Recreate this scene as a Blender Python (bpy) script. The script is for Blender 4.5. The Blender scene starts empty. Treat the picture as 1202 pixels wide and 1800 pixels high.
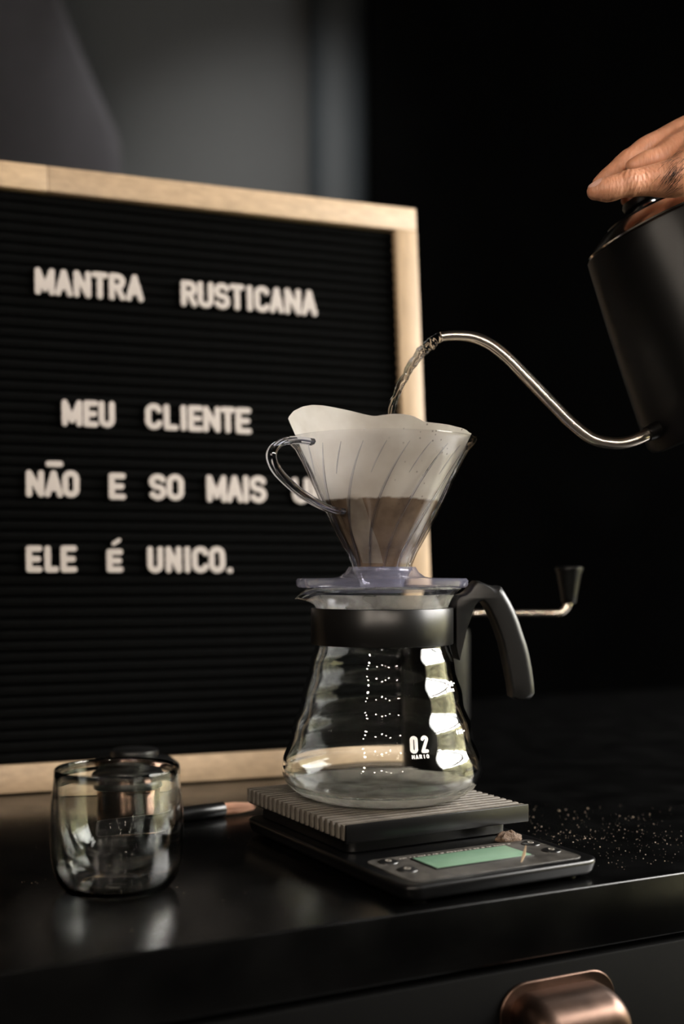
import bpy, bmesh, math, random
from mathutils import Vector, Matrix, noise
R = math.radians
random.seed(7)
scene = bpy.context.scene
COL = scene.collection

# ------------------------------------------------------------------ camera
F, CX, CY, ZC = 2100.0, 601.0, 1003.0, 0.167      # focal length in pixels, principal point, eye height above the worktop
cam_d = bpy.data.cameras.new('camera')
cam = bpy.data.objects.new('camera', cam_d); COL.objects.link(cam)
cam.location = (0, 0, ZC); cam.rotation_euler = (R(90), 0, 0)
cam_d.sensor_fit = 'VERTICAL'; cam_d.sensor_height = 36.0; cam_d.sensor_width = 24.0
cam_d.lens = F / 1800.0 * 36.0
cam_d.shift_y = (CY - 900.0) / 1800.0
cam_d.clip_start = 0.02; cam_d.clip_end = 50
cam_d.dof.use_dof = True
cam_d.dof.focus_distance = 0.70
cam_d.dof.aperture_fstop = cam_d.lens / 11.0       # 11 mm entrance pupil
scene.camera = cam

# ------------------------------------------------------------------ world, light, exposure
w = bpy.data.worlds.new('world'); scene.world = w; w.use_nodes = True
w.node_tree.nodes['Background'].inputs[0].default_value = (1.0, 0.97, 0.93, 1)
w.node_tree.nodes['Background'].inputs[1].default_value = 24.0
scene.view_settings.view_transform = 'Standard'
scene.view_settings.look = 'None'
scene.view_settings.exposure = 0.30
scene.view_settings.gamma = 1.0
scene.view_settings.use_curve_mapping = False
scene.cycles.transparent_max_bounces = 32
scene.cycles.max_bounces = 20
scene.cycles.transmission_bounces = 16

def area(name, loc, target, sx, sy, power, col, spread=180):
    l = bpy.data.lights.new(name, 'AREA'); l.shape = 'RECTANGLE'; l.size = sx; l.size_y = sy
    l.energy = power; l.color = col; l.spread = R(spread)
    o = bpy.data.objects.new(name, l); COL.objects.link(o); o.location = loc
    d = Vector(target) - Vector(loc); o.rotation_euler = d.to_track_quat('-Z', 'Y').to_euler()
    return o
# portal in the opening of the right wall's window: the daylight itself is the world's sky
pt = area('window_portal', (1.64, 0.95, 0.5275), (0.0, 0.95, 0.5275), 1.6, 1.755, 1.0, (1, 1, 1))
pt.data.cycles.is_portal = True
# unseen spot, added to brighten a patch of the back wall
def spot(name, loc, target, power, col, size, blend, rad=0.03):
    l = bpy.data.lights.new(name, 'SPOT'); l.energy = power; l.color = col
    l.spot_size = R(size); l.spot_blend = blend; l.shadow_soft_size = rad
    o = bpy.data.objects.new(name, l); COL.objects.link(o); o.location = loc
    d = Vector(target) - Vector(loc); o.rotation_euler = d.to_track_quat('-Z', 'Y').to_euler()
    return o
spot('added_wall_spot', (-0.25, 1.75, 1.84), (-0.19, 3.2, 0.95), 95.0, (1.0, 0.97, 0.93), 50, 1.0)

# ------------------------------------------------------------------ helpers
def P(u, v, Y):
    """point seen at pixel (u, v) of the 1202x1800 frame, Y metres in front of the camera"""
    return Vector(((u - CX) / F * Y, Y, ZC - (v - CY) / F * Y))
def G(u, v, z=0.0):
    """point at height z seen at pixel (u, v)"""
    return P(u, v, (ZC - z) * F / (v - CY))

def mesh_from(name, verts, faces, smooth=True, angle=40):
    me = bpy.data.meshes.new(name)
    me.from_pydata([tuple(v) for v in verts], [], faces)
    bm = bmesh.new(); bm.from_mesh(me)
    bmesh.ops.recalc_face_normals(bm, faces=bm.faces)
    bm.to_mesh(me); bm.free()
    if smooth:
        me.polygons.foreach_set('use_smooth', [len(p.vertices) <= 6 for p in me.polygons])
        me.set_sharp_from_angle(angle=R(angle))
    me.update()
    return me

OFF = {}
def off(o): return OFF.get(o.name, Vector((0, 0, 0))) if o else Vector((0, 0, 0))

class MB:
    def __init__(s): s.v = []; s.f = []
    def add(s, verts, faces):
        n = len(s.v); s.v += [Vector(x) for x in verts]; s.f += [tuple(i + n for i in fc) for fc in faces]
        return s
    def xf(s, M):
        s.v = [M @ x for x in s.v]; return s
    def box(s, c, size, M=None, bev=0.0, seg=2):
        bm = bmesh.new(); bmesh.ops.create_cube(bm, size=1.0)
        for vv in bm.verts: vv.co = Vector((vv.co.x * size[0], vv.co.y * size[1], vv.co.z * size[2]))
        if bev > 0: bmesh.ops.bevel(bm, geom=bm.edges[:], offset=bev, segments=seg, affect='EDGES', profile=0.5)
        bm.verts.index_update()
        vs = [vv.co + Vector(c) for vv in bm.verts]
        if M: vs = [M @ x for x in vs]
        s.add(vs, [[q.index for q in fc.verts] for fc in bm.faces]); bm.free(); return s
    def lathe(s, prof, n=64, M=None, closed=False, fn=None):
        """prof: list of (r, z); r = 0 makes a pole"""
        vs = []; rings = []
        for (r, z) in prof:
            if r < 1e-9:
                rings.append([len(vs)]); vs.append(Vector((0, 0, z)))
            else:
                rings.append(list(range(len(vs), len(vs) + n)))
                for k in range(n):
                    a = 2 * math.pi * k / n; vs.append(Vector((r * math.cos(a), r * math.sin(a), z)))
        if fn: vs = [fn(x) for x in vs]
        fs = []; m = len(prof)
        for i in range(m if closed else m - 1):
            A, B = rings[i], rings[(i + 1) % m]
            for k in range(n):
                k2 = (k + 1) % n
                if len(A) == 1 and len(B) == 1: break
                if len(A) == 1: fs.append((A[0], B[k2], B[k]))
                elif len(B) == 1: fs.append((A[k], A[k2], B[0]))
                else: fs.append((A[k], A[k2], B[k2], B[k]))
        if M: vs = [M @ x for x in vs]
        return s.add(vs, fs)
    def tube(s, pts, rad, n=12, cap=True, sx=1.0, sy=1.0, up=None):
        pts = [Vector(p) for p in pts]; m = len(pts)
        rad = rad if isinstance(rad, (list, tuple)) else [rad] * m
        T = []
        for i in range(m):
            t = pts[min(i + 1, m - 1)] - pts[max(i - 1, 0)]; T.append(t.normalized())
        u0 = Vector(up) if up else (Vector((0, 0, 1)) if abs(T[0].z) < .9 else Vector((1, 0, 0)))
        x = (u0 - T[0] * u0.dot(T[0])).normalized()
        vs = []; fs = []
        for i in range(m):
            x = (x - T[i] * x.dot(T[i])).normalized(); y = T[i].cross(x)
            for k in range(n):
                a = 2 * math.pi * k / n
                vs.append(pts[i] + (x * math.cos(a) * sx + y * math.sin(a) * sy) * rad[i])
        for i in range(m - 1):
            for k in range(n):
                k2 = (k + 1) % n
                fs.append((i * n + k, i * n + k2, (i + 1) * n + k2, (i + 1) * n + k))
        if cap:
            fs.append(tuple(range(n))[::-1]); fs.append(tuple(range((m - 1) * n, m * n)))
        return s.add(vs, fs)
    def prism(s, poly, axis_o, ax, ay, an, th):
        """polygon (2D) extruded th along an, centred"""
        o = Vector(axis_o); ax = Vector(ax); ay = Vector(ay); an = Vector(an); m = len(poly)
        vs = [o + ax * p[0] + ay * p[1] - an * th / 2 for p in poly] + [o + ax * p[0] + ay * p[1] + an * th / 2 for p in poly]
        fs = [tuple(range(m))[::-1], tuple(range(m, 2 * m))] + [(i, (i + 1) % m, (i + 1) % m + m, i + m) for i in range(m)]
        return s.add(vs, fs)
    def sphere(s, c, r, nu=12, nv=8, sc=(1, 1, 1)):
        vs = [Vector(c) + Vector((0, 0, r * sc[2]))]
        for i in range(1, nv):
            t = math.pi * i / nv
            for k in range(nu):
                a = 2 * math.pi * k / nu
                vs.append(Vector(c) + Vector((r * sc[0] * math.sin(t) * math.cos(a), r * sc[1] * math.sin(t) * math.sin(a), r * sc[2] * math.cos(t))))
        vs.append(Vector(c) - Vector((0, 0, r * sc[2]))); last = len(vs) - 1
        fs = [(0, 1 + k, 1 + (k + 1) % nu) for k in range(nu)]
        for i in range(nv - 2):
            for k in range(nu):
                fs.append((1 + i * nu + k, 1 + (i + 1) * nu + k, 1 + (i + 1) * nu + (k + 1) % nu, 1 + i * nu + (k + 1) % nu))
        fs += [(last, 1 + (nv - 2) * nu + (k + 1) % nu, 1 + (nv - 2) * nu + k) for k in range(nu)]
        return s.add(vs, fs)
    def build(s, name, mat, parent=None, smooth=True, angle=40, world=True):
        o_ = off(parent) if world else Vector((0, 0, 0))
        me = mesh_from(name, [x - o_ for x in s.v], s.f, smooth, angle)
        me.materials.append(mat)
        o = bpy.data.objects.new(name, me); COL.objects.link(o)
        if parent: o.parent = parent; OFF[o.name] = off(parent)
        return o

def tag(o, label=None, cat=None, group=None, kind=None):
    if label: o['label'] = label
    if cat: o['category'] = cat
    if group: o['group'] = group
    if kind: o['kind'] = kind
    return o
def thing(name, loc, label, cat, group=None):
    o = bpy.data.objects.new(name, None); COL.objects.link(o); o.location = loc; o.empty_display_size = .02
    OFF[o.name] = Vector(loc); return tag(o, label, cat, group)
def bevel_mod(o, wd, seg=2, ang=40):
    m = o.modifiers.new('bevel', 'BEVEL'); m.width = wd; m.segments = seg; m.limit_method = 'ANGLE'; m.angle_limit = R(ang)
    return o
def spline(pts, n=8):
    """Catmull-Rom through tuples of any length"""
    out = []; m = len(pts)
    for i in range(m - 1):
        p0, p1, p2, p3 = pts[max(i - 1, 0)], pts[i], pts[i + 1], pts[min(i + 2, m - 1)]
        for k in range(n):
            t = k / n
            out.append(tuple(.5 * (2 * b + (c - a) * t + (2 * a - 5 * b + 4 * c - d) * t * t + (3 * b - a - 3 * c + d) * t ** 3) for a, b, c, d in zip(p0, p1, p2, p3)))
    out.append(tuple(pts[-1])); return out
def interp(tab, x):
    if x <= tab[0][0]: return tab[0][1]
    for (a, fa), (b, fb) in zip(tab, tab[1:]):
        if x <= b: return fa + (fb - fa) * (x - a) / (b - a)
    return tab[-1][1]

# ------------------------------------------------------------------ materials
def mat(name, col=(.5, .5, .5), rough=.5, metal=0.0, spec=.5, noise_s=None, noise_amt=.15, bump=0.0, bump_s=200, rough_var=0.0, stretch=(1, 1, 1), coat=0.0):
    m = bpy.data.materials.new(name); m.use_nodes = True; nt = m.node_tree; b = nt.nodes['Principled BSDF']
    b.inputs['Base Color'].default_value = (*col, 1); b.inputs['Roughness'].default_value = rough
    b.inputs['Metallic'].default_value = metal; b.inputs['Specular IOR Level'].default_value = spec
    b.inputs['Coat Weight'].default_value = coat
    tc = nt.nodes.new('ShaderNodeTexCoord'); mp = nt.nodes.new('ShaderNodeMapping'); mp.inputs['Scale'].default_value = stretch
    nt.links.new(tc.outputs['Object'], mp.inputs['Vector'])
    nz = nt.nodes.new('ShaderNodeTexNoise'); nz.inputs['Scale'].default_value = noise_s or 40; nz.inputs['Detail'].default_value = 6
    nt.links.new(mp.outputs[0], nz.inputs['Vector'])
    rp = nt.nodes.new('ShaderNodeMapRange'); rp.inputs[1].default_value = .3; rp.inputs[2].default_value = .7
    rp.inputs[3].default_value = 1 - noise_amt; rp.inputs[4].default_value = 1 + noise_amt
    nt.links.new(nz.outputs['Fac'], rp.inputs[0])
    mx = nt.nodes.new('ShaderNodeMix'); mx.data_type = 'RGBA'; mx.blend_type = 'MULTIPLY'; mx.inputs[0].default_value = 1
    mx.inputs[6].default_value = (*col, 1); nt.links.new(rp.outputs[0], mx.inputs[7]); nt.links.new(mx.outputs[2], b.inputs['Base Color'])
    if rough_var:
        r2 = nt.nodes.new('ShaderNodeMapRange'); r2.inputs[1].default_value = .3; r2.inputs[2].default_value = .7
        r2.inputs[3].default_value = rough - rough_var; r2.inputs[4].default_value = rough + rough_var
        nt.links.new(nz.outputs['Fac'], r2.inputs[0]); nt.links.new(r2.outputs[0], b.inputs['Roughness'])
    if bump:
        n2 = nt.nodes.new('ShaderNodeTexNoise'); n2.inputs['Scale'].default_value = bump_s; n2.inputs['Detail'].default_value = 4
        nt.links.new(mp.outputs[0], n2.inputs['Vector'])
        bp = nt.nodes.new('ShaderNodeBump'); bp.inputs['Strength'].default_value = bump; bp.inputs['Distance'].default_value = .001
        nt.links.new(n2.outputs['Fac'], bp.inputs['Height']); nt.links.new(bp.outputs[0], b.inputs['Normal'])
    return m
def glass(name, col=(1, 1, 1), ior=1.5, rough=0.0):
    m = bpy.data.materials.new(name); m.use_nodes = True; nt = m.node_tree; nt.nodes.clear()
    g = nt.nodes.new('ShaderNodeBsdfGlass'); g.inputs['Color'].default_value = (*col, 1); g.inputs['IOR'].default_value = ior; g.inputs['Roughness'].default_value = rough
    o = nt.nodes.new('ShaderNodeOutputMaterial'); nt.links.new(g.outputs[0], o.inputs[0]); return m
def thin_clear(name, col=(.95, .95, 1.0), ior=1.5, rough=.03):
    """thin clear sheet: light passes straight through, the surface mirrors by Fresnel"""
    m = bpy.data.materials.new(name); m.use_nodes = True; nt = m.node_tree; nt.nodes.clear()
    lw = nt.nodes.new('ShaderNodeLayerWeight'); lw.inputs['Blend'].default_value = .5
    pw = nt.nodes.new('ShaderNodeMath'); pw.operation = 'POWER'; pw.inputs[1].default_value = 4.0; nt.links.new(lw.outputs['Facing'], pw.inputs[0])
    fr = nt.nodes.new('ShaderNodeMath'); fr.operation = 'MULTIPLY_ADD'; fr.inputs[1].default_value = .9; fr.inputs[2].default_value = .045; nt.links.new(pw.outputs[0], fr.inputs[0])
    t = nt.nodes.new('ShaderNodeBsdfTransparent'); t.inputs[0].default_value = (*col, 1)
    g = nt.nodes.new('ShaderNodeBsdfGlossy'); g.inputs['Roughness'].default_value = rough
    x = nt.nodes.new('ShaderNodeMixShader'); o = nt.nodes.new('ShaderNodeOutputMaterial')
    nt.links.new(fr.outputs[0], x.inputs[0]); nt.links.new(t.outputs[0], x.inputs[1]); nt.links.new(g.outputs[0], x.inputs[2]); nt.links.new(x.outputs[0], o.inputs[0])
    return m
def emit(name, col, s):
    m = bpy.data.materials.new(name); m.use_nodes = True; nt = m.node_tree; nt.nodes.clear()
    e = nt.nodes.new('ShaderNodeEmission'); e.inputs[0].default_value = (*col, 1); e.inputs[1].default_value = s
    o = nt.nodes.new('ShaderNodeOutputMaterial'); nt.links.new(e.outputs[0], o.inputs[0]); return m

M_SLATE = mat('slate_paint', (.022, .0235, .024), .75, noise_s=3, noise_amt=.12, bump=.1, bump_s=60)
M_BLACKWALL = mat('black_paint', (.0007, .0007, .0007), .95, spec=.0, noise_s=5, noise_amt=.2)
M_ROOM = mat('dark_room_paint', (.006, .0056, .0052), .9, spec=.1, noise_s=4)
M_FLOOR = mat('dark_floor', (.010, .009, .008), .6, noise_s=6)
M_TOP = mat('black_lacquer', (.0012, .0012, .0012), .22, spec=.4, noise_s=30, noise_amt=.3, rough_var=.04, bump=.03, bump_s=500)
M_FRONT = mat('black_cabinet_paint', (.0012, .0012, .0012), .6, spec=.06, noise_s=40, noise_amt=.2, bump=.04, bump_s=300)
M_WOOD = mat('pale_pine', (.40, .285, .175), .5, noise_s=18, noise_amt=.16, bump=.08, bump_s=120, stretch=(1, 14, 14))
M_WOOD2 = mat('paler_pine', (.44, .32, .205), .5, noise_s=18, noise_amt=.14, bump=.08, bump_s=120, stretch=(1, 14, 14))
M_WOODV = mat('pale_pine_upright', (.40, .285, .175), .5, noise_s=18, noise_amt=.16, bump=.08, bump_s=120, stretch=(14, 14, 1))
M_FELT = mat('black_felt', (.0013, .0014, .0014), .95, spec=.05, noise_s=300, noise_amt=.4, bump=.4, bump_s=900)
M_LETTER = mat('off_white_plastic', (.43, .39, .365), .45, noise_s=60, noise_amt=.05)
M_GLASS = glass('clear_glass', (.985, .99, .985), 1.47)
M_PLASTIC = glass('clear_violet_plastic', (.945, .95, .985), 1.49, .01)
M_THIN = thin_clear('clear_thin_plastic', (.985, .983, .988), 1.5, .05)
def plate_mat():
    m = thin_clear('lavender_clear_plastic', (.93, .93, .975), 1.5, .06); nt = m.node_tree; L = nt.links
    x = [n for n in nt.nodes if n.type == 'MIX_SHADER'][0]; o = [n for n in nt.nodes if n.type == 'OUTPUT_MATERIAL'][0]
    d = nt.nodes.new('ShaderNodeBsdfDiffuse'); d.inputs[0].default_value = (.55, .55, .72, 1); t = nt.nodes.new('ShaderNodeBsdfTranslucent'); t.inputs[0].default_value = (.6, .6, .78, 1)
    a = nt.nodes.new('ShaderNodeMixShader'); L.new(d.outputs[0], a.inputs[1]); L.new(t.outputs[0], a.inputs[2])
    c = nt.nodes.new('ShaderNodeMixShader'); c.inputs[0].default_value = .13; L.new(x.outputs[0], c.inputs[1]); L.new(a.outputs[0], c.inputs[2]); L.new(c.outputs[0], o.inputs[0])
    return m
M_PLATE = plate_mat()
M_WATER = glass('water', (1, 1, 1), 1.333)
nt = M_WATER.node_tree; tr = nt.nodes.new('ShaderNodeBsdfTransparent'); mxs = nt.nodes.new('ShaderNodeMixShader'); mxs.inputs[0].default_value = .4
nt.links.new(nt.nodes['Glass BSDF'].outputs[0], mxs.inputs[1]); nt.links.new(tr.outputs[0], mxs.inputs[2]); nt.links.new(mxs.outputs[0], nt.nodes['Material Output'].inputs[0])
M_BAND = mat('satin_black_plastic', (.0045, .0042, .004), .33, noise_s=200, noise_amt=.1, bump=.02, bump_s=1500)
M_HANDLE = mat('matte_black_plastic', (.0035, .0035, .0035), .38, noise_s=200, noise_amt=.15, bump=.03, bump_s=1200)
M_RIB = mat('warm_black_rubber', (.10, .086, .070), .5, noise_s=90, noise_amt=.25, bump=.08, bump_s=900)
M_SCALE = mat('black_scale_plastic', (.0022, .0022, .0024), .28, spec=.4, noise_s=120, noise_amt=.2)
M_PANEL = mat('dusty_panel_film', (.042, .038, .033), .4, noise_s=150, noise_amt=.5)
M_BUTTON = mat('black_button', (.006, .006, .006), .3)
M_LCD = mat('green_lcd', (.13, .21, .145), .35, noise_s=200, noise_amt=.05)
b = M_LCD.node_tree.nodes['Principled BSDF']; b.inputs['Emission Color'].default_value = (.22, .55, .30, 1); b.inputs['Emission Strength'].default_value = .07
M_KETTLE = mat('satin_black_enamel', (.0022, .0020, .0019), .38, spec=.25, noise_s=400, noise_amt=.1, bump=.02, bump_s=1500)
M_STEEL = mat('polished_steel', (.80, .71, .62), .24, 1.0, noise_s=60, noise_amt=.04)
M_LID = mat('polished_copper_steel', (.92, .78, .68), .16, 1.0, noise_s=60, noise_amt=.05)
M_COPPER = mat('antique_copper', (.105, .066, .05), .36, 1.0, noise_s=50, noise_amt=.25, rough_var=.06)
M_TAMP = mat('polished_dark_metal', (.55, .36, .27), .16, 1.0, noise_s=40, noise_amt=.15)
M_COFFEE = mat('wet_coffee', (.060, .028, .014), .35, noise_s=350, noise_amt=.5, bump=.6, bump_s=500)
M_GROUNDS = mat('dry_coffee_grounds', (.10, .062, .038), .8, noise_s=900, noise_amt=.6, bump=.8, bump_s=1200)
M_CRUMB = mat('coffee_dust', (.46, .37, .28), .6, noise_s=60, noise_amt=.6)
M_CHAFF = mat('pale_chaff', (.55, .42, .28), .6)
M_BRISTLE = mat('brown_bristle', (.40, .20, .12), .6, noise_s=30, noise_amt=.3)
M_PRINT = mat('white_print', (.75, .73, .70), .6)
M_GREYP = mat('grey_print', (.25, .23, .20), .6)
M_NAIL = mat('fingernail', (.74, .44, .36), .3)
M_HAIR = mat('dark_hair', (.03, .018, .012), .5)
M_CLOTH = mat('dark_grey_cloth', (.018, .017, .0205), .9, noise_s=30, noise_amt=.1)
M_BULB = emit('warm_bulb', (1.0, .87, .73), 190.0)
M_WHITEP = mat('window_frame_paint', (.10, .10, .10), .5)

# skin
def skin_mat():
    m = mat('skin', (.58, .265, .155), .5, noise_s=60, noise_amt=.16)
    nt = m.node_tree; b = nt.nodes['Principled BSDF']
    b.inputs['Subsurface Weight'].default_value = .12; b.inputs['Subsurface Radius'].default_value = (.006, .002, .001); b.inputs['Subsurface Scale'].default_value = 1.0
    tc = nt.nodes['Texture Coordinate']
    wv = nt.nodes.new('ShaderNodeTexNoise'); wv.inputs['Scale'].default_value = 260; wv.inputs['Detail'].default_value = 5
    mp = nt.nodes.new('ShaderNodeMapping'); mp.inputs['Rotation'].default_value = (0, R(-25), 0); mp.inputs['Scale'].default_value = (2.2, 1, .5)
    nt.links.new(tc.outputs['Object'], mp.inputs['Vector']); nt.links.new(mp.outputs[0], wv.inputs['Vector'])
    bp = nt.nodes.new('ShaderNodeBump'); bp.inputs['Strength'].default_value = .55; bp.inputs['Distance'].default_value = .0012
    nt.links.new(wv.outputs['Fac'], bp.inputs['Height']); nt.links.new(bp.outputs[0], b.inputs['Normal'])
    return m
M_SKIN = skin_mat()

def paper_mat(name, wet, stain_z):
    """filter paper: cream, browned with a ragged line where the brew soaked it"""
    m = bpy.data.materials.new(name); m.use_nodes = True; nt = m.node_tree; nt.nodes.clear(); L = nt.links
    geo = nt.nodes.new('ShaderNodeNewGeometry'); sep = nt.nodes.new('ShaderNodeSeparateXYZ'); L.new(geo.outputs['Position'], sep.inputs[0])
    nz = nt.nodes.new('ShaderNodeTexNoise'); nz.inputs['Scale'].default_value = 160; nz.inputs['Detail'].default_value = 5; L.new(geo.outputs['Position'], nz.inputs['Vector'])
    n2 = nt.nodes.new('ShaderNodeTexNoise'); n2.inputs['Scale'].default_value = 60; n2.inputs['Detail'].default_value = 3; L.new(geo.outputs['Position'], n2.inputs['Vector'])
    ad = nt.nodes.new('ShaderNodeMath'); ad.operation = 'MULTIPLY_ADD'; ad.inputs[1].default_value = .0035; L.new(nz.outputs['Fac'], ad.inputs[0]); L.new(sep.outputs['Z'], ad.inputs[2])
    mr = nt.nodes.new('ShaderNodeMapRange'); mr.inputs[1].default_value = stain_z + .0012; mr.inputs[2].default_value = stain_z + .0026
    mr.inputs[3].default_value = 1; mr.inputs[4].default_value = 0; L.new(ad.outputs[0], mr.inputs[0])
    cr = nt.nodes.new('ShaderNodeValToRGB'); cr.color_ramp.elements[0].position = .32; cr.color_ramp.elements[1].position = .7
    cr.color_ramp.elements[0].color = (wet[0] * .62, wet[1] * .58, wet[2] * .55, 1); cr.color_ramp.elements[1].color = (wet[0] * 1.25, wet[1] * 1.25, wet[2] * 1.2, 1); L.new(n2.outputs['Fac'], cr.inputs[0])
    c0 = nt.nodes.new('ShaderNodeValToRGB'); c0.color_ramp.elements[0].color = (.82, .77, .70, 1); c0.color_ramp.elements[1].color = (.92, .88, .82, 1)
    c0.color_ramp.elements[0].position = .35; c0.color_ramp.elements[1].position = .65; L.new(n2.outputs['Fac'], c0.inputs[0])
    mx = nt.nodes.new('ShaderNodeMix'); mx.data_type = 'RGBA'; L.new(mr.outputs[0], mx.inputs[0]); L.new(c0.outputs[0], mx.inputs[6]); L.new(cr.outputs[0], mx.inputs[7])
    # scattered grains of ground coffee stuck to the dry paper
    vo = nt.nodes.new('ShaderNodeTexVoronoi'); vo.inputs['Scale'].default_value = 260; L.new(geo.outputs['Position'], vo.inputs['Vector'])
    vr = nt.nodes.new('ShaderNodeMapRange'); vr.inputs[1].default_value = .12; vr.inputs[2].default_value = .2; vr.inputs[3].default_value = .8; vr.inputs[4].default_value = 0; L.new(vo.outputs['Distance'], vr.inputs[0])
    sx = nt.nodes.new('ShaderNodeMapRange'); sx.inputs[1].default_value = .02; sx.inputs[2].default_value = .07; L.new(sep.outputs['X'], sx.inputs[0])
    n3 = nt.nodes.new('ShaderNodeTexNoise'); n3.inputs['Scale'].default_value = 45; L.new(geo.outputs['Position'], n3.inputs['Vector'])
    gt = nt.nodes.new('ShaderNodeMath'); gt.operation = 'GREATER_THAN'; gt.inputs[1].default_value = .48; L.new(n3.outputs['Fac'], gt.inputs[0])
    mu = nt.nodes.new('ShaderNodeMath'); mu.operation = 'MULTIPLY'; L.new(vr.outputs[0], mu.inputs[0]); L.new(sx.outputs[0], mu.inputs[1])
    mu2 = nt.nodes.new('ShaderNodeMath'); mu2.operation = 'MULTIPLY'; L.new(mu.outputs[0], mu2.inputs[0]); L.new(gt.outputs[0], mu2.inputs[1])
    mg = nt.nodes.new('ShaderNodeMix'); mg.data_type = 'RGBA'; L.new(mu2.outputs[0], mg.inputs[0]); L.new(mx.outputs[2], mg.inputs[6]); mg.inputs[7].default_value = (.10, .06, .035, 1)
    d = nt.nodes.new('ShaderNodeBsdfDiffuse'); t = nt.nodes.new('ShaderNodeBsdfTranslucent'); L.new(mg.outputs[2], d.inputs[0]); L.new(mg.outputs[2], t.inputs[0])
    bp = nt.nodes.new('ShaderNodeBump'); bp.inputs['Strength'].default_value = .25; bp.inputs['Distance'].default_value = .001; L.new(nz.outputs['Fac'], bp.inputs['Height']); L.new(bp.outputs[0], d.inputs['Normal'])
    x = nt.nodes.new('ShaderNodeMixShader'); x.inputs[0].default_value = .55; L.new(d.outputs[0], x.inputs[1]); L.new(t.outputs[0], x.inputs[2])
    o = nt.nodes.new('ShaderNodeOutputMaterial'); L.new(x.outputs[0], o.inputs[0]); return m
M_PAPER = paper_mat('filter_paper', (.36, .265, .195), .2095)
M_FLAP = paper_mat('filter_paper_seam', (.50, .44, .38), .2095)

def fog_and_light_mat(lo, hi):
    m = bpy.data.materials.new('condensation_and_light'); m.use_nodes = True; nt = m.node_tree; nt.nodes.clear(); L = nt.links
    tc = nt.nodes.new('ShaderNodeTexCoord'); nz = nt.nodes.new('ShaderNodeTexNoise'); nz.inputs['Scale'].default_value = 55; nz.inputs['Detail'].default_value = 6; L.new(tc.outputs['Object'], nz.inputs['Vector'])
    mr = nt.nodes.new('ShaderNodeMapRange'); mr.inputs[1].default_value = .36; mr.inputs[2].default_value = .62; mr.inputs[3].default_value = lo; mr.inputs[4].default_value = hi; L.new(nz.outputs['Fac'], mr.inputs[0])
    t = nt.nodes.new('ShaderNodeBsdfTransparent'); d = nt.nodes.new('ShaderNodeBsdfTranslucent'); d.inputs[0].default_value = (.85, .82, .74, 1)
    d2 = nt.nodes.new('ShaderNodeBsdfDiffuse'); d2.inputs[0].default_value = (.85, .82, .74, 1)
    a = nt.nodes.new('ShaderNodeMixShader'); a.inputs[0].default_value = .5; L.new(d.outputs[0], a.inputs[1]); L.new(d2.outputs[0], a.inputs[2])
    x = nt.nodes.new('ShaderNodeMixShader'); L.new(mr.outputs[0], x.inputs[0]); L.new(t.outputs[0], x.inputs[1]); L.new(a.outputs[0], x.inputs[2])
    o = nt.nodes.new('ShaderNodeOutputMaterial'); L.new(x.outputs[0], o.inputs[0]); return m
M_FOG = fog_and_light_mat(.25, .72); M_BASE_LIGHT = fog_and_light_mat(.40, .85)

# ------------------------------------------------------------------ the room
X0, X1, Y0, Y1, Z0, Z1 = -2.2, 1.6, -2.6, 3.2, -.90, 1.95
def slab(name, a, b_, m):
    o = MB().box([(p + q) / 2 for p, q in zip(a, b_)], [q - p for p, q in zip(a, b_)]).build(name, m, smooth=False)
    return tag(o, kind='structure')
slab('floor', (X0, Y0, Z0 - .05), (X1, Y1, Z0), M_FLOOR)
slab('ceiling', (X0, Y0, Z1), (X1, Y1, Z1 + .05), M_ROOM)
slab('wall_left', (X0 - .05, Y0, Z0), (X0, Y1, Z1), M_ROOM)
slab('wall_front', (X0, Y0 - .05, Z0), (X1, Y0, Z1), M_ROOM)
xs = .070                                                   # where the slate wall ends and the black wall begins
slab('wall_back', (X0, Y1, Z0), (-.09, Y1 + .05, Z1), M_SLATE)
pil = MB(); pv = [(-.09 + .16 * (1 - math.cos(math.pi * k / 16)) / 2, Y1 - .055 * math.sin(math.pi * k / 16)) for k in range(17)]
pil.add([(x, y, Z0) for x, y in pv] + [(x, y, Z1) for x, y in pv], [(i, i + 1, i + 18, i + 17) for i in range(16)] + [(0, 16, 33, 17)])
tag(pil.build('trim_1', mat('blue_grey_pilaster_paint', (.019, .024, .028), .7, noise_s=4)), kind='structure')
slab('wall_back_return', (-.09, Y1 + .001, Z0), (xs, Y1 + .05, Z1), M_BLACKWALL)
slab('wall_back_black', (xs, Y1 - .3, Z0), (X1, Y1 + .05, Z1), M_BLACKWALL)
# right wall with its window opening
wy0, wy1, wz0, wz1 = .15, 1.75, -.35, 1.405
rw = MB()
for a, b_ in (((X1, Y0, Z0), (X1 + .05, wy0, Z1)), ((X1, wy1, Z0), (X1 + .05, Y1, Z1)), ((X1, wy0, Z0), (X1 + .05, wy1, wz0)), ((X1, wy0, wz1), (X1 + .05, wy1, Z1))):
    rw.box([(p + q) / 2 for p, q in zip(a, b_)], [q - p for p, q in zip(a, b_)])
tag(rw.build('wall_right', M_ROOM, smooth=False), kind='structure')
win = bpy.data.objects.new('window_1', None); COL.objects.link(win); win.location = (X1, (wy0 + wy1) / 2, wz0); OFF['window_1'] = Vector(win.location); tag(win, kind='structure')
fr = MB()
for y in (wy0 + .02, wy1 - .02): fr.box((X1 + .005, y, (wz0 + wz1) / 2), (.03, .04, wz1 - wz0))
for z in (wz0 + .02, wz1 - .02): fr.box((X1 + .005, (wy0 + wy1) / 2, z), (.03, wy1 - wy0, .04))
fr.build('window_frame', M_WHITEP, win, smooth=False)
MB().box((X1 + .005, (wy0 + wy1) / 2, (wz0 + wz1) / 2), (.02, .03, wz1 - wz0 - .05)).build('mullion', M_WHITEP, win, smooth=False)
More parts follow.
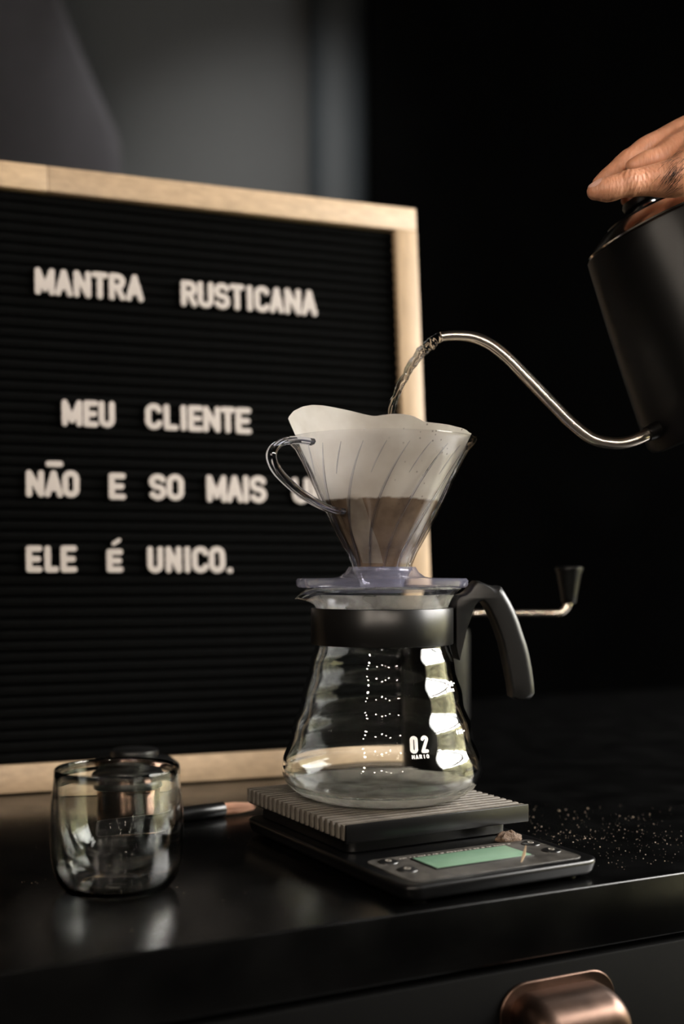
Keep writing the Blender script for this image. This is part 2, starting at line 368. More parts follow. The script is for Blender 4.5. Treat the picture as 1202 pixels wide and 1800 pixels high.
MB().box((X1 + .005, (wy0 + wy1) / 2, wz0 + .95), (.02, wy1 - wy0 - .05, .03)).build('transom', M_WHITEP, win, smooth=False)

# hedge outside the window
hg = MB(); vs = []; fs = []; ny, nz = 60, 20
for i in range(nz + 1):
    for k in range(ny + 1):
        y = -.6 + 4.2 * k / ny; z = -.9 + 1.80 * i / nz
        vs.append((2.95 + .14 * noise.noise(Vector((y * 4, z * 4, 1))) + .07 * noise.noise(Vector((y * 11, z * 11, 5))) + .22 * (i / nz) ** 3, y, z + (.1 * noise.noise(Vector((y * 3, 0, 0))) if i == nz else 0)))
for i in range(nz):
    for k in range(ny): fs.append((i * (ny + 1) + k, i * (ny + 1) + k + 1, (i + 1) * (ny + 1) + k + 1, (i + 1) * (ny + 1) + k))
n0 = len(vs); vs += [(3.5, -.6, -.9), (3.5, 3.6, -.9), (3.5, 3.6, .85), (3.5, -.6, .85)]
fs += [(n0, n0 + 1, n0 + 2, n0 + 3)]
tag(hg.add(vs, fs).build('garden_hedge', mat('yellow_green_leaves', (.38, .36, .21), .8, noise_s=9, noise_amt=.6, bump=.5, bump_s=30)), 'yellow-green garden hedge outside the window', 'hedge')

slab('floor_terrace', (X1 + .06, -.8, Z0 - .05), (3.6, 3.8, Z0 - .002), mat('pale_paving', (.55, .53, .48), .8, noise_s=6))
# cloth hanging at the left in front of the back wall
cl = MB(); ny, nx = 24, 26; vs = []; fs = []
for i in range(ny + 1):
    t = i / ny; z = 1.66 - t * 1.0
    edge = -.690 + .205 * min(1, t / .55) ** 1.25 + .05 * max(0, t - .55)
    for k in range(nx + 1):
        s_ = k / nx; x = -1.15 + (edge + 1.15) * s_
        vs.append((x, 2.6 + .05 * (s_ - 1) ** 2 * math.sin(s_ * 15) + .03 * (1 - t), z))
for i in range(ny):
    for k in range(nx): fs.append((i * (nx + 1) + k, i * (nx + 1) + k + 1, (i + 1) * (nx + 1) + k + 1, (i + 1) * (nx + 1) + k))
cl.add(vs, fs); c_ = cl.build('curtain', M_CLOTH)
sm = c_.modifiers.new('thick', 'SOLIDIFY'); sm.thickness = .002
tag(c_, 'dark grey cloth drape with sloping edge, blurred at far left of back wall', 'curtain')

# ------------------------------------------------------------------ worktop and cabinet
A0 = G(1202, 1533); ANG = R(26.5)
E1 = Vector((math.cos(ANG), math.sin(ANG), 0)); EN = Vector((-E1.y, E1.x, 0)); EZ = Vector((0, 0, 1))
MC = Matrix.Translation(A0) @ Matrix(((E1.x, EN.x, 0, 0), (E1.y, EN.y, 0, 0), (0, 0, 1, 0), (0, 0, 0, 1)))
TH = .0335
top = MB().box((-.25, .40, -TH / 2), (2.1, .80, TH), MC, bev=.0012, seg=3).build('worktop', M_TOP)
tag(top, 'long glossy black worktop carrying the coffee gear', 'worktop')
cab = thing('drawer_cabinet', MC @ Vector((-.25, .4, Z0)), 'black cabinet with a copper-handled drawer under the worktop', 'cabinet')
MB().box((-.25, .405, (Z0 - TH - .0005) / 2), (2.06, .75, -TH - .0005 - Z0), MC).build('carcass', M_FRONT, cab, smooth=False)
drw = MB().box((-.185, .010, -TH - .0035 - .085), (.74, .020, .170), MC, bev=.0015, seg=2).build('drawer', M_FRONT, cab)
MB().box((.585, .010, -TH - .0035 - .085), (.78, .020, .170), MC, bev=.0015, seg=2).build('drawer', M_FRONT, cab)
MB().box((-.960, .010, -TH - .0035 - .085), (.79, .020, .170), MC, bev=.0015, seg=2).build('drawer', M_FRONT, cab)
# cup pull: flange plate plus a quarter-barrel hood
def pull_outline(w_, h, n=10, r=.02):
    """D outline: flat bottom, rounded top corners"""
    pts = [(-w_ / 2, 0)]
    for k in range(n + 1):
        a = math.pi - math.pi / 2 * k / n; pts.append((-w_ / 2 + r + r * math.cos(a), h - r + r * math.sin(a)))
    for k in range(n + 1):
        a = math.pi / 2 - math.pi / 2 * k / n; pts.append((w_ / 2 - r + r * math.cos(a), h - r + r * math.sin(a)))
    pts.append((w_ / 2, 0)); return pts
def face_point(u, v):
    """where the ray of pixel (u, v) meets the drawer face"""
    d = Vector(((u - CX) / F, 1, -(v - CY) / F)); o = Vector((0, 0, ZC)); t = (A0 - o).dot(EN) / d.dot(EN); return o + d * t
pc = face_point(979, 1714); pl = MC.inverted() @ pc
pm = MC @ Matrix.Translation((pl.x, 0, pl.z))
W_ = .0735; H_ = .046
out = pull_outline(W_, H_, r=.0165)
fl = MB().prism([(p[0], p[1] - H_) for p in out], (0, -.001, 0), (1, 0, 0), (0, 0, 1), (0, 1, 0), .0020); fl.xf(pm)
pull = bevel_mod(fl.build('cup_pull', M_COPPER, drw), .0006)
tag(pull, 'antique copper cup pull')
hd = MB(); vs = []; fs = []; NS = 14
o2 = pull_outline(W_ - .0115, H_ - .0065, r=.0125, n=10); m_ = len(o2)
for j in range(NS + 1):
    t = j / NS; a = t * math.pi / 2
    sc = math.cos(a) ** .8; dep = .026 * math.sin(a) ** .8 if a else 0
    for (x, z) in o2:
        vs.append((x * (1 - .20 * (1 - sc)), -.002 - dep, (z - H_ + .0015 - .0) * 1.0 if t == 0 else (z * (1 - .42 * (1 - sc))) - H_ + .0015))
for j in range(NS):
    for k in range(m_ - 1): fs.append((j * m_ + k, j * m_ + k + 1, (j + 1) * m_ + k + 1, (j + 1) * m_ + k))
fs.append(tuple(NS * m_ + k for k in range(m_)))
hd.add(vs, fs); hd.xf(pm); h_ = hd.build('pull_hood', M_COPPER, drw, angle=60)

# ------------------------------------------------------------------ letter board
BP = Vector((.0816, 1.0117, 0)); PSI, LAM, BH, BW = R(20.588), R(5.433), .4877, .405
bx_ = Vector((math.cos(PSI), math.sin(PSI), 0)); bn = Vector((math.sin(PSI), -math.cos(PSI), 0))
bu = EZ * math.cos(LAM) - bn * math.sin(LAM); bo = bx_.cross(bu) * -1
if bo.y > 0: bo = -bo                                        # outward normal of the leaning board, toward the camera
MBD = Matrix.Translation(BP + EZ * .0012) @ Matrix(((bx_.x, bu.x, bo.x, 0), (bx_.y, bu.y, bo.y, 0), (bx_.z, bu.z, bo.z, 0), (0, 0, 0, 1)))
# board coordinates: x from -BW (left) to 0 (right), y up 0..BH, z toward the viewer (0 = frame face)
board = thing('letter_board', BP - bx_ * BW / 2, 'black felt letter board in a pale pine frame', 'letter board')
FW = .0208; FD = .020; RF = .007                             # frame face, depth, felt recess
MB().box((-BW / 2, BH / 2, -FD + .003), (BW - .01, BH - .01, .004), MBD).build('backing', M_FELT, board, smooth=False)
def rail(c, s_, m, nm='frame_rail'): return MB().box(c, s_, MBD, bev=.0008, seg=2).build(nm, m, board)
jx = MBD.inverted() @ (Vector((0, 0, ZC)) + Vector(((104 - CX) / F, 1, -(315 - CY) / F)) * .95)
jx = -.318
rail(((jx + 0) / 2, BH - FW / 2, -FD / 2), (0 - jx - .0002, FW, FD), M_WOOD2)
rail(((jx - BW) / 2, BH - FW / 2, -FD / 2), (BW + jx - .0002, FW, FD), M_WOOD)
rail((-BW / 2, FW / 2, -FD / 2), (BW, FW, FD), M_WOOD2)
rail((-FW / 2, BH / 2, -FD / 2), (FW, BH - 2 * FW - .0004, FD), M_WOODV)
rail((-BW + FW / 2, BH / 2, -FD / 2), (FW, BH - 2 * FW - .0004, FD), M_WOODV)
PITCH = .0084; nr = int((BH - 2 * FW) / PITCH); PITCH = (BH - 2 * FW) / nr
rb = MB(); prof = [(-.0040, -.003), (-.0037, -.0008), (-.0026, .0004), (0, .0008), (.0026, .0004), (.0037, -.0008), (.0040, -.003)]
LR = BW - 2 * FW; m_ = len(prof)
rb.add([Vector((-LR / 2, p[0], p[1])) for p in prof] + [Vector((LR / 2, p[0], p[1])) for p in prof], [(i, i + 1, i + 1 + m_, i + m_) for i in range(m_ - 1)] + [tuple(range(m_))[::-1], tuple(range(m_, 2 * m_))])
rot = MBD.to_3x3().to_4x4(); rb.xf(rot)
r0 = rb.build('felt_rib', M_FELT, board, world=False)
for i in range(nr):
    o = r0 if i == 0 else r0.copy()
    if i: COL.objects.link(o); o.parent = board
    o.location = MBD @ Vector((-BW / 2, FW + PITCH * (i + .5), -RF)) - off(board)

# stroke lettering -----------------------------------------------------------------
def arc(cx, cy, rx, ry, a0, a1, n=10):
    return [(cx + rx * math.cos(R(a0 + (a1 - a0) * k / n)), cy + ry * math.sin(R(a0 + (a1 - a0) * k / n))) for k in range(n + 1)]
def glyph(ch, w_, h, t):
    """centre lines of a sans capital in a w x h cell, stroke half-width t"""
    l, r, b_, tp = t, w_ - t, t, h - t; mx_, my = w_ / 2, h / 2; q = min((r - l) / 2, (tp - b_) / 2)
    L_ = {
        'A': [[(l, b_), (mx_, tp), (r, b_)], [(l + (mx_ - l) * .38, b_ + (tp - b_) * .30), (r - (r - mx_) * .38, b_ + (tp - b_) * .30)]],
        'M': [[(l, b_), (l, tp), (mx_, b_ + .12 * h), (r, tp), (r, b_)]],
        'N': [[(l, b_), (l, tp), (r, b_), (r, tp)]],
        'T': [[(l, tp), (r, tp)], [(mx_, tp), (mx_, b_)]],
        'I': [[(mx_, b_), (mx_, tp)]],
        'E': [[(r, tp), (l, tp), (l, b_), (r, b_)], [(l, my), (r - .08 * w_, my)]],
        'L': [[(l, tp), (l, b_), (r, b_)]],
        'H': [[(l, b_), (l, tp)], [(r, b_), (r, tp)], [(l, my), (r, my)]],
        'X': [[(l, b_), (r, tp)], [(l, tp), (r, b_)]],
        'U': [[(l, tp)] + arc(mx_, b_ + q, q if False else (r - l) / 2, q, 180, 360, 12) + [(r, tp)]],
        'O': [arc(mx_, tp - q, (r - l) / 2, q, 0, 180, 12) + arc(mx_, b_ + q, (r - l) / 2, q, 180, 360, 12) + [(r, tp - q)]],
        'C': [arc(mx_, tp - q, (r - l) / 2, q, 20, 180, 12) + arc(mx_, b_ + q, (r - l) / 2, q, 180, 340, 12)],
        'R': [[(l, b_), (l, tp), (mx_, tp)] + arc(mx_, tp - (tp - b_) * .25, r - mx_, (tp - b_) * .25, 90, -90, 10) + [(l, my)], [(mx_, my), (r, b_)]],
        'P': [[(l, b_), (l, tp), (mx_, tp)] + arc(mx_, tp - (tp - b_) * .25, r - mx_, (tp - b_) * .25, 90, -90, 10) + [(l, my)]],
        'S': [arc(mx_, tp - (tp - b_) * .25, (r - l) / 2, (tp - b_) * .25, 25, 270, 14) + arc(mx_, b_ + (tp - b_) * .25, (r - l) / 2, (tp - b_) * .25, 90, -155, 14)],
        '2': [arc(mx_, tp - q, (r - l) / 2, q, 165, -30, 12) + [(l, b_), (r, b_)]],
        '6': [[(r - .1 * w_, tp), (l, b_ + q)] + arc(mx_, b_ + q, (r - l) / 2, q, 180, -180, 18)],
        '4': [[(mx_ + .15 * w_, b_), (mx_ + .15 * w_, tp), (l, b_ + .28 * h), (r, b_ + .28 * h)]],
        '-': [[(l, my), (r, my)]],
        'm': [[(l, b_), (l, tp * .7), (mx_, tp * .7), (r, tp * .7), (r, b_)], [(mx_, b_), (mx_, tp * .7)]],
        '.': [[(mx_, b_), (mx_ + 2e-4, b_)]],
        '~': [[(l, my), (r, my)]], "'": [[(l, b_), (r, tp)]],
    }
    L_['0'] = L_['O']
    return L_[ch]
def strokes(mb, lines, t, z0, z1, ncap=6):
    """round-ended bars between z0 and z1, one polygon per smooth run of a line"""
    runs = []
    for ln in lines:
        cur = [ln[0]]; turn = 0
        for p, q in zip(ln, ln[1:]):
            if math.dist(p, q) < 1e-7: continue
            if len(cur) > 1:
                a = math.atan2(p[1] - cur[-2][1], p[0] - cur[-2][0]); b_ = math.atan2(q[1] - p[1], q[0] - p[0]); d = abs((b_ - a + math.pi) % (2 * math.pi) - math.pi)
                turn += d
                if d > R(35) or turn > R(190): runs.append(cur); cur = [p]; turn = 0
            cur.append(q)
        if len(cur) > 1: runs.append(cur)
    for ri, ln in enumerate(runs):
        m = len(ln); A = [math.atan2(ln[i + 1][1] - ln[i][1], ln[i + 1][0] - ln[i][0]) for i in range(m - 1)]
        N = []
        for i in range(m):
            a = A[min(i, m - 2)]; b_ = A[max(i - 1, 0)]; d = (a - b_ + math.pi) % (2 * math.pi) - math.pi; N.append((b_ + d / 2, 1 / math.cos(d / 2)))
        pts = [(p[0] + t * k * math.sin(a), p[1] - t * k * math.cos(a)) for p, (a, k) in zip(ln, N)]
        pts += [(ln[-1][0] + t * math.cos(A[-1] - math.pi / 2 + math.pi * k / ncap), ln[-1][1] + t * math.sin(A[-1] - math.pi / 2 + math.pi * k / ncap)) for k in range(1, ncap)]
        pts += [(p[0] - t * k * math.sin(a), p[1] + t * k * math.cos(a)) for p, (a, k) in list(zip(ln, N))[::-1]]
        pts += [(ln[0][0] + t * math.cos(A[0] + math.pi / 2 + math.pi * k / ncap), ln[0][1] + t * math.sin(A[0] + math.pi / 2 + math.pi * k / ncap)) for k in range(1, ncap)]
        n = len(pts); zt = z1 - (z1 - z0) * .012 * ri
        mb.add([(x, y, z0) for x, y in pts] + [(x, y, zt) for x, y in pts], [tuple(range(n))[::-1], tuple(range(n, 2 * n))] + [(i, (i + 1) % n, (i + 1) % n + n, i + n) for i in range(n)])
LZ = -RF + .0034                                             # letter face
def board_xy(u, v):
    d = Vector(((u - CX) / F, 1, -(v - CY) / F)); o = Vector((0, 0, ZC)); p0 = MBD @ Vector((0, 0, LZ)); t = (p0 - o).dot(bo) / d.dot(bo)
    return MBD.inverted() @ (o + d * t)
ORD = ['first', 'second', 'third', 'fourth', 'fifth', 'sixth', 'seventh', 'eighth', 'ninth']
WORDS = [
    ('MANTRA', [(61.6, 96.7), (97, 128), (130, 160.5), (161.5, 190.5), (192, 221), (221.7, 253)], (61, 516.5), (253, 531), 47.0),
    ('RUSTICANA', [(318.6, 347), (348, 376), (377, 405), (404, 431), (433.5, 446), (448, 475), (475, 499.5), (501.5, 530), (531, 558)], (318, 537.5), (558, 556), 45.5),
    ('MEU', [(109, 145), (147, 173.5), (174, 202.5)], (109, 748.5), (202, 752), 46.5),
    ('CLIENTE', [(256, 286), (288.5, 314), (316.5, 330), (331.6, 357.5), (358, 388), (388, 414.7), (415, 442.5)], (256, 754), (442, 763), 45.5),
    ('NAO', [(46, 78), (78.7, 111), (110, 140)], (46, 873.5), (140, 874.5), 47.5),
    ('E', [(192, 221.7)], (192, 878), (221, 878), 46.5),
    ('SO', [(262.6, 293), (293.5, 324)], (262, 878.5), (324, 880), 46.0),
    ('MAIS', [(364, 399), (399, 428), (427, 439.5), (440, 469.5)], (364, 882.5), (469, 884), 47.5),
    ('UM', [(515, 545), (548, 582)], (515, 885), (582, 886), 45.5),
    ('ELE', [(46, 75), (79, 104), (107, 136)], (46, 1006), (136, 1006), 47.0),
    ('E2', [(188, 217)], (188, 1006), (217, 1006), 41.0),
    ('UNICO', [(259.6, 287.5), (292, 320), (324, 336), (338, 368), (368, 396.5)], (259, 1007), (397, 1007), 46.5),
]
LT = .0023
def put_letter(ch, u0, u1, vb, h_px, label):
    a = board_xy(u0, vb); c = board_xy(u1, vb); tp = board_xy((u0 + u1) / 2, vb - h_px)
    w_ = (c - a).x; h = tp.y - (a.y + c.y) / 2; mb = MB()
    strokes(mb, glyph(ch, w_, h, LT if ch != "'" else .0016), LT if ch != "'" else .0016, 0, .0026)
    mb.xf(Matrix.Translation((-w_ / 2, 0, 0)))
    o = mb.build('board_letter', M_LETTER, None, smooth=False)
    o.matrix_world = MBD @ Matrix.Translation(((a.x + c.x) / 2, (a.y + c.y) / 2, LZ - .0026))
    tag(o, label, 'letter', 'white plastic letters on the felt board')
for wd, spans, (ua, va), (ub, vb), hp in WORDS:
    for i, (u0, u1) in enumerate(spans):
        ch = wd[i]; v = va + (vb - va) * ((u0 + u1) / 2 - ua) / max(ub - ua, 1)
        if wd == 'E': lb = 'white plastic letter E standing alone between NÃO and SO'
        elif wd == 'E2': lb = 'white plastic letter E under the acute accent, between ELE and UNICO'
        else:
            nm = {'NAO': 'NÃO'}.get(wd, wd); same = wd.count(ch) > 1
            lb = 'white plastic letter %s, %s letter of the word %s' % (ch, 'last' if i == len(spans) - 1 else ORD[i], nm)
        put_letter(ch, u0, u1, v, hp, lb)
put_letter('~', 80.5, 111.5, 821.5, 12.5, 'white plastic bar used as the tilde above the A of NÃO')
put_letter("'", 196.5, 213, 959, 13, 'white plastic acute accent above the E before UNICO')
put_letter('.', 398, 410.5, 1007.5, 12, 'round white plastic full stop after UNICO')

# ------------------------------------------------------------------ kitchen scale
SF = Vector((.0025, .647, 0)); sa = Vector((.876, .482, 0)).normalized(); sb_ = Vector((-sa.y, sa.x, 0))
MS = Matrix.Translation(SF) @ Matrix(((sa.x, sb_.x, 0, 0), (sa.y, sb_.y, 0, 0), (0, 0, 1, 0), (0, 0, 0, 1)))
SW, SD, SZ = .1205, .1295, .029
scl = thing('kitchen_scale', MS @ Vector((SW / 2, .03, 0)), 'black drip scale with ribbed platform and green display', 'scale')
def rrect(w_, d, r, n=6):
    pts = []
    for cx, cy, a0 in ((w_ / 2 - r, d / 2 - r, 0), (-w_ / 2 + r, d / 2 - r, 90), (-w_ / 2 + r, -d / 2 + r, 180), (w_ / 2 - r, -d / 2 + r, 270)):
        for k in range(n + 1): a = R(a0 + 90 * k / n); pts.append((cx + r * math.cos(a), cy + r * math.sin(a)))
    return pts
def plate(c, w_, d, z0, z1, r, name, m, par, bev=.0008, taper=None):
    mb = MB(); mb.prism(rrect(w_, d, r), (0, 0, (z0 + z1) / 2), (1, 0, 0), (0, 1, 0), (0, 0, 1), z1 - z0)
    if taper: mb.v = [Vector((x.x * (taper if x.z < (z0 + z1) / 2 else 1), x.y * (1 - (1 - taper) * w_ / d if x.z < (z0 + z1) / 2 else 1), x.z)) for x in mb.v]
    mb.xf(MS @ Matrix.Translation((c[0], c[1], 0)))
    return bevel_mod(mb.build(name, m, par), bev, 3)
BL_, BF = .131, -.066
plate((SW / 2, (BL_ + BF) / 2), SW + .006, BL_ - BF, .0022, .0108, .010, 'body', M_SCALE, scl, .0024, .965)
for sx_ in (.012, SW - .012):
    for sy_ in (BF + .014, BL_ - .014):
        MB().lathe([(0, 0), (.005, 0), (.0055, .001), (.0055, .0025), (0, .0025)], 16, MS @ Matrix.Translation((sx_, sy_, 0))).build('foot', M_HANDLE, scl)
plate((SW / 2, SD / 2 + .002), SW - .012, SD - .014, .0108, .0192, .006, 'pedestal', M_SCALE, scl)
plf = plate((SW / 2, SD / 2), SW, SD, .0192, SZ - .0018, .0022, 'platform', M_SCALE, scl, .0008)
NR = 21; rp = SD / NR
rbm = MB().box((0, 0, (.0192 + SZ) / 2 + .0006), (SW + .0026, rp * .58, SZ - .0192 - .0012), bev=.0007, seg=2)
rbm.xf(MS.to_3x3().to_4x4())
q0 = rbm.build('platform_rib', M_RIB, plf, world=False)
for i in range(NR):
    o = q0 if i == 0 else q0.copy()
    if i: COL.objects.link(o); o.parent = plf
    o.location = MS @ Vector((SW / 2, rp * (i + .5), 0)) - off(scl)
MB().box((SW / 2, -.0009, .0243), (SW + .0026, .0018, .0102), MS, bev=.0005).build('front_skirt', M_SCALE, plf)
pan = plate((SW / 2, -.0345), SW - .010, .050, .0106, .0112, .006, 'control_panel', M_PANEL, scl, .0002)
MB().box((.061, -.0310, .0113), (.064, .0262, .0006), MS, bev=.0002).build('display_bezel', M_BUTTON, pan)
tag(MB().box((.061, -.0310, .0116), (.0615, .0240, .0005), MS, bev=.0001).build('display', M_LCD, pan), 'green backlit display')
for a_, b_ in ((.1085, -.0206), (.1085, -.0392), (.0155, -.0180), (.0155, -.0372)):
    bt = MB().lathe([(0, .0119), (.0046, .0119), (.0054, .0116), (.0057, .0110), (0, .0110)], 24, MS @ Matrix.Translation((a_, b_, 0))).build('button', M_BUTTON, pan)
    MB().lathe([(.0013, .01195), (.0018, .01195), (.0018, .0122), (.0013, .0122)], 16, MS @ Matrix.Translation((a_, b_, 0)), closed=True).build('button_mark', M_GREYP, bt)
# the row of fine print above the display
fp = MB()
x_ = .024
while x_ < .098:
    l_ = random.uniform(.0008, .0022); fp.box((x_ + l_ / 2, -.0150, .01125), (l_, .0011, .0002), MS); x_ += l_ + random.choice((.0006, .0006, .0018))
tag(fp.build('fine_print', M_GREYP, pan, smooth=False), 'row of tiny pale print', kind='stuff')

# ------------------------------------------------------------------ glass carafe
CA = Vector((.0245, .7320, SZ - .0002)); PX = CA.y / F      # carafe axis; metres per pixel on it
def zv(v): return ZC - (v - CY) * PX
car = thing('coffee_carafe', CA, 'rippled glass carafe with black band and handle standing on the scale', 'carafe')
RTAB = [(1128, 115.5), (1133, 116.5), (1170, 127.5), (1208, 136.5), (1241, 145), (1266, 153), (1304, 164), (1328, 171.5), (1345, 175.5)]
def rwall(v):
    r = interp(RTAB, v)
    if 1140 < v < 1345: r += 1.5 * math.sin(2 * math.pi * (v - 1256) / 58.0) * min(1, (v - 1140) / 20, (1345 - v) / 12)
    return r
outer = [(0, 1399.2), (92, 1400), (112, 1399.3), (133, 1395), (150, 1388), (163, 1378), (171, 1367), (175, 1356), (175.8, 1350)]
outer += [(rwall(v), v) for v in range(1345, 1130, -3)]
outer += [(115.5, 1126), (115, 1105), (115, 1080), (116, 1068), (118.5, 1060), (123, 1051), (129, 1043), (135, 1037.5), (139, 1034.5)]
op = [(r * PX, zv(v)) for r, v in outer]
TK = .0020
def inner_of(prof, t):
    out = []
    for i, (r, z) in enumerate(prof):
        a = prof[max(i - 1, 0)]; c = prof[min(i + 1, len(prof) - 1)]
        dr, dz = c[0] - a[0], c[1] - a[1]; L = math.hypot(dr, dz) or 1
        tk = t * (1.9 if z < zv(1380) else 1.0)
        nr_, nz_ = r - dz / L * tk, z + dr / L * tk
        if nr_ >= 0: out.append((max(nr_, 0), nz_))
    return out
ip = inner_of(op[1:], TK)
ip = [(0, ip[0][1])] + [p for p in ip if p[0] > .012]
def spout(x):
    """lip drawn out into a pouring spout at the left"""
    h = (x.z - zv(1068)) / (zv(1034.5) - zv(1068))
    if h <= 0: return x
    a = math.atan2(x.y, x.x); d = abs(a) - math.pi; wgt = math.exp(-(d / R(17)) ** 2) * min(1, h) ** 1.5
    rr = math.hypot(x.x, x.y)
    return Vector((x.x - .0052 * wgt, x.y * (1 - .10 * wgt), x.z - .0066 * wgt))
lip = [(139.6 * PX - .0004, zv(1033.6)), (138 * PX - .0010, zv(1033.2))]
prof = op + lip + ip[::-1]
g_ = MB().lathe(prof, 128, fn=spout); g_.xf(Matrix.Translation((CA.x, CA.y, 0)))
gb = g_.build('glass_body', M_GLASS, car, angle=80)
fg = MB().lathe([(112.0 * PX, zv(1068)), (114.2 * PX, zv(1060)), (118.5 * PX, zv(1051)), (124.0 * PX, zv(1043))], 96, fn=lambda x: spout(x) * 1.0)
fg.xf(Matrix.Translation((CA.x, CA.y, 0)))
tag(fg.build('condensation_and_light', M_FOG, gb), 'foggy moisture inside the neck')
fb = MB().lathe([((r + 2.0) * PX if i else .001, zv(v) - (.0 if i else 0)) for i, (r, v) in enumerate([(60, 1395.6), (92, 1395), (111, 1393.5), (128, 1389.5), (143, 1383), (155, 1374.5)])], 96)  # milky layer stands in for light refracted through the thick base
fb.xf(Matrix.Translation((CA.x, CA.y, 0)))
tag(fb.build('condensation_and_light', M_BASE_LIGHT, gb), 'milky layer standing in for light in the thick base')
bd = MB().lathe([(116.2 * PX, zv(1131)), (124 * PX, zv(1131)), (125 * PX, zv(1129.5)), (125 * PX, zv(1069.5)), (124 * PX, zv(1068)), (116.2 * PX, zv(1068))], 128, closed=True)
bd.xf(Matrix.Translation((CA.x, CA.y, 0))); band = bd.build('band', M_BAND, car)
# clamp block at the left end of the band and handle root
hp = [(829, 1027), (835, 1021), (842, 1021.5), (849, 1024.5), (858, 1028), (868, 1030), (876, 1029.5), (882, 1031), (890, 1043), (899, 1058), (907, 1074), (915, 1094), (922, 1115), (928, 1132), (933, 1150), (938, 1176), (942, 1203), (943, 1221), (940, 1227), (934, 1233), (920, 1234), (908, 1233), (900, 1228), (897, 1205), (891, 1175), (882, 1133), (875, 1112), (867, 1092), (858, 1073), (851, 1062), (846, 1057.5), (840, 1059), (834, 1066), (825, 1088), (819, 1104), (814, 1120), (808, 1145), (804.5, 1161), (801, 1152), (797.5, 1135), (796, 1122), (796, 1070), (797, 1056), (803, 1046), (814, 1043), (822, 1037)]
az = R(9); ax = Vector((math.cos(az), math.sin(az), 0)); an = Vector((-ax.y, ax.x, 0))
p2 = [((u - 671) * PX * 1.012, zv(v)) for u, v in hp]; m_ = len(p2); vs = []; fs = []; HT = .0168
def inset(i, d):
    a, c = p2[i - 1], p2[(i + 1) % m_]; dx, dz = c[0] - a[0], c[1] - a[1]; L = math.hypot(dx, dz); return (p2[i][0] + dz / L * d, p2[i][1] - dx / L * d)
amt = [.0052 if 5 <= i <= 19 else (.0002 if 35 <= i <= 39 else .0008 if 33 <= i <= 42 else .0018) for i in range(m_)]
lay = [(-1, 1.0)] + [(-math.cos(R(90 * k / 6)), 1 - math.sin(R(90 * k / 6))) for k in range(1, 7)]
lay = [(-HT / 2 + .0058 * (1 + c), q) for c, q in lay]; lay = lay + [(-z, q) for z, q in lay[::-1]]
for z, q in lay:
    for i in range(m_):
        x_, z_ = inset(i, amt[i] * q); vs.append(Vector((CA.x, CA.y, 0)) + ax * x_ + EZ * z_ + an * z)
for j in range(len(lay) - 1):
    for i in range(m_): fs.append((j * m_ + i, j * m_ + (i + 1) % m_, (j + 1) * m_ + (i + 1) % m_, (j + 1) * m_ + i))
from mathutils.geometry import tessellate_polygon
for j in (0, len(lay) - 1):
    for tri in tessellate_polygon([[Vector((*inset(i, amt[i]), 0)) for i in range(m_)]]): fs.append(tuple(j * m_ + i for i in tri))
hob = MB().add(vs, fs).build('handle', M_HANDLE, car, angle=40)
# white print on the glass
def print_text(txt, u0, u1, v0, v1, t, label=None):
    wt = (u1 - u0) * PX; ht = (v1 - v0) * PX; n = len(txt); gap = wt * .16 / max(n - 1, 1); cw = (wt - gap * (n - 1)) / n; mb = MB()
    for i, ch in enumerate(txt):
        ls = glyph(ch, cw, ht, t); sub = []
        for ln in ls:
            o_ = [ln[0]]
            for p, q in zip(ln, ln[1:]):
                k = max(1, int(math.dist(p, q) / .0012))
                o_ += [(p[0] + (q[0] - p[0]) * j / k, p[1] + (q[1] - p[1]) * j / k) for j in range(1, k + 1)]
            sub.append([(x + i * (cw + gap), y) for x, y in o_])
        strokes(mb, sub, t, 0, .00008, 4)
    vm = (v0 + v1) / 2; s0 = (u0 - 671) / rwall(vm); res = []
    th0 = math.asin(max(-1, min(1, s0))); th1 = math.asin(min(1, (u1 - 671) / rwall(vm)))
    for p in mb.v:
        v = v1 - p.y / PX; th = th0 + (th1 - th0) * p.x / wt; r = rwall(v) * PX + .00012 + p.z
        res.append(Vector((CA.x + r * math.sin(th), CA.y - r * math.cos(th), zv(v))))
    mb.v = res
    o = mb.build('printed_mark', M_PRINT, gb, smooth=False)
    return tag(o, label) if label else o
print_text('02', 711, 742, 1273, 1301, .0010, 'white printed numerals 02')
print_text('HARIO', 714, 743, 1303, 1309.5, .00033, 'small white printed word under the numerals')
print_text('600-', 775, 793, 1191, 1200, .00042, 'white printed volume mark 600')
print_text('APROX', 776, 791, 1203, 1208.5, .0003, 'tiny white printed word under the volume mark')
print_text('400-', 791, 808, 1270, 1278, .00042, 'white printed volume mark 400')

# ------------------------------------------------------------------ dripper
DZ0, DRIM = zv(1033.0) + .0002, .2472
drp = thing('coffee_dripper', (CA.x, CA.y, DZ0), 'clear plastic cone dripper with spiral ribs and loop handle on the carafe', 'dripper')
TC = Matrix.Translation((CA.x, CA.y, 0))
zf = lambda f_: DZ0 + .0055 + f_ * (DRIM - DZ0 - .0055)
pl_ = MB().lathe([(.0135, DZ0), (.0512, DZ0), (.0524, DZ0 + .0012), (.0526, DZ0 + .0042), (.0516, DZ0 + .0055), (.030, DZ0 + .0058), (.0262, DZ0 + .0066), (.0225, DZ0 + .0092), (.0205, DZ0 + .0125), (.0190, DZ0 + .0125), (.0160, DZ0 + .0070), (.0135, DZ0 + .0030)], 128, TC, closed=True)
pl_.build('base_plate', M_PLATE, drp)
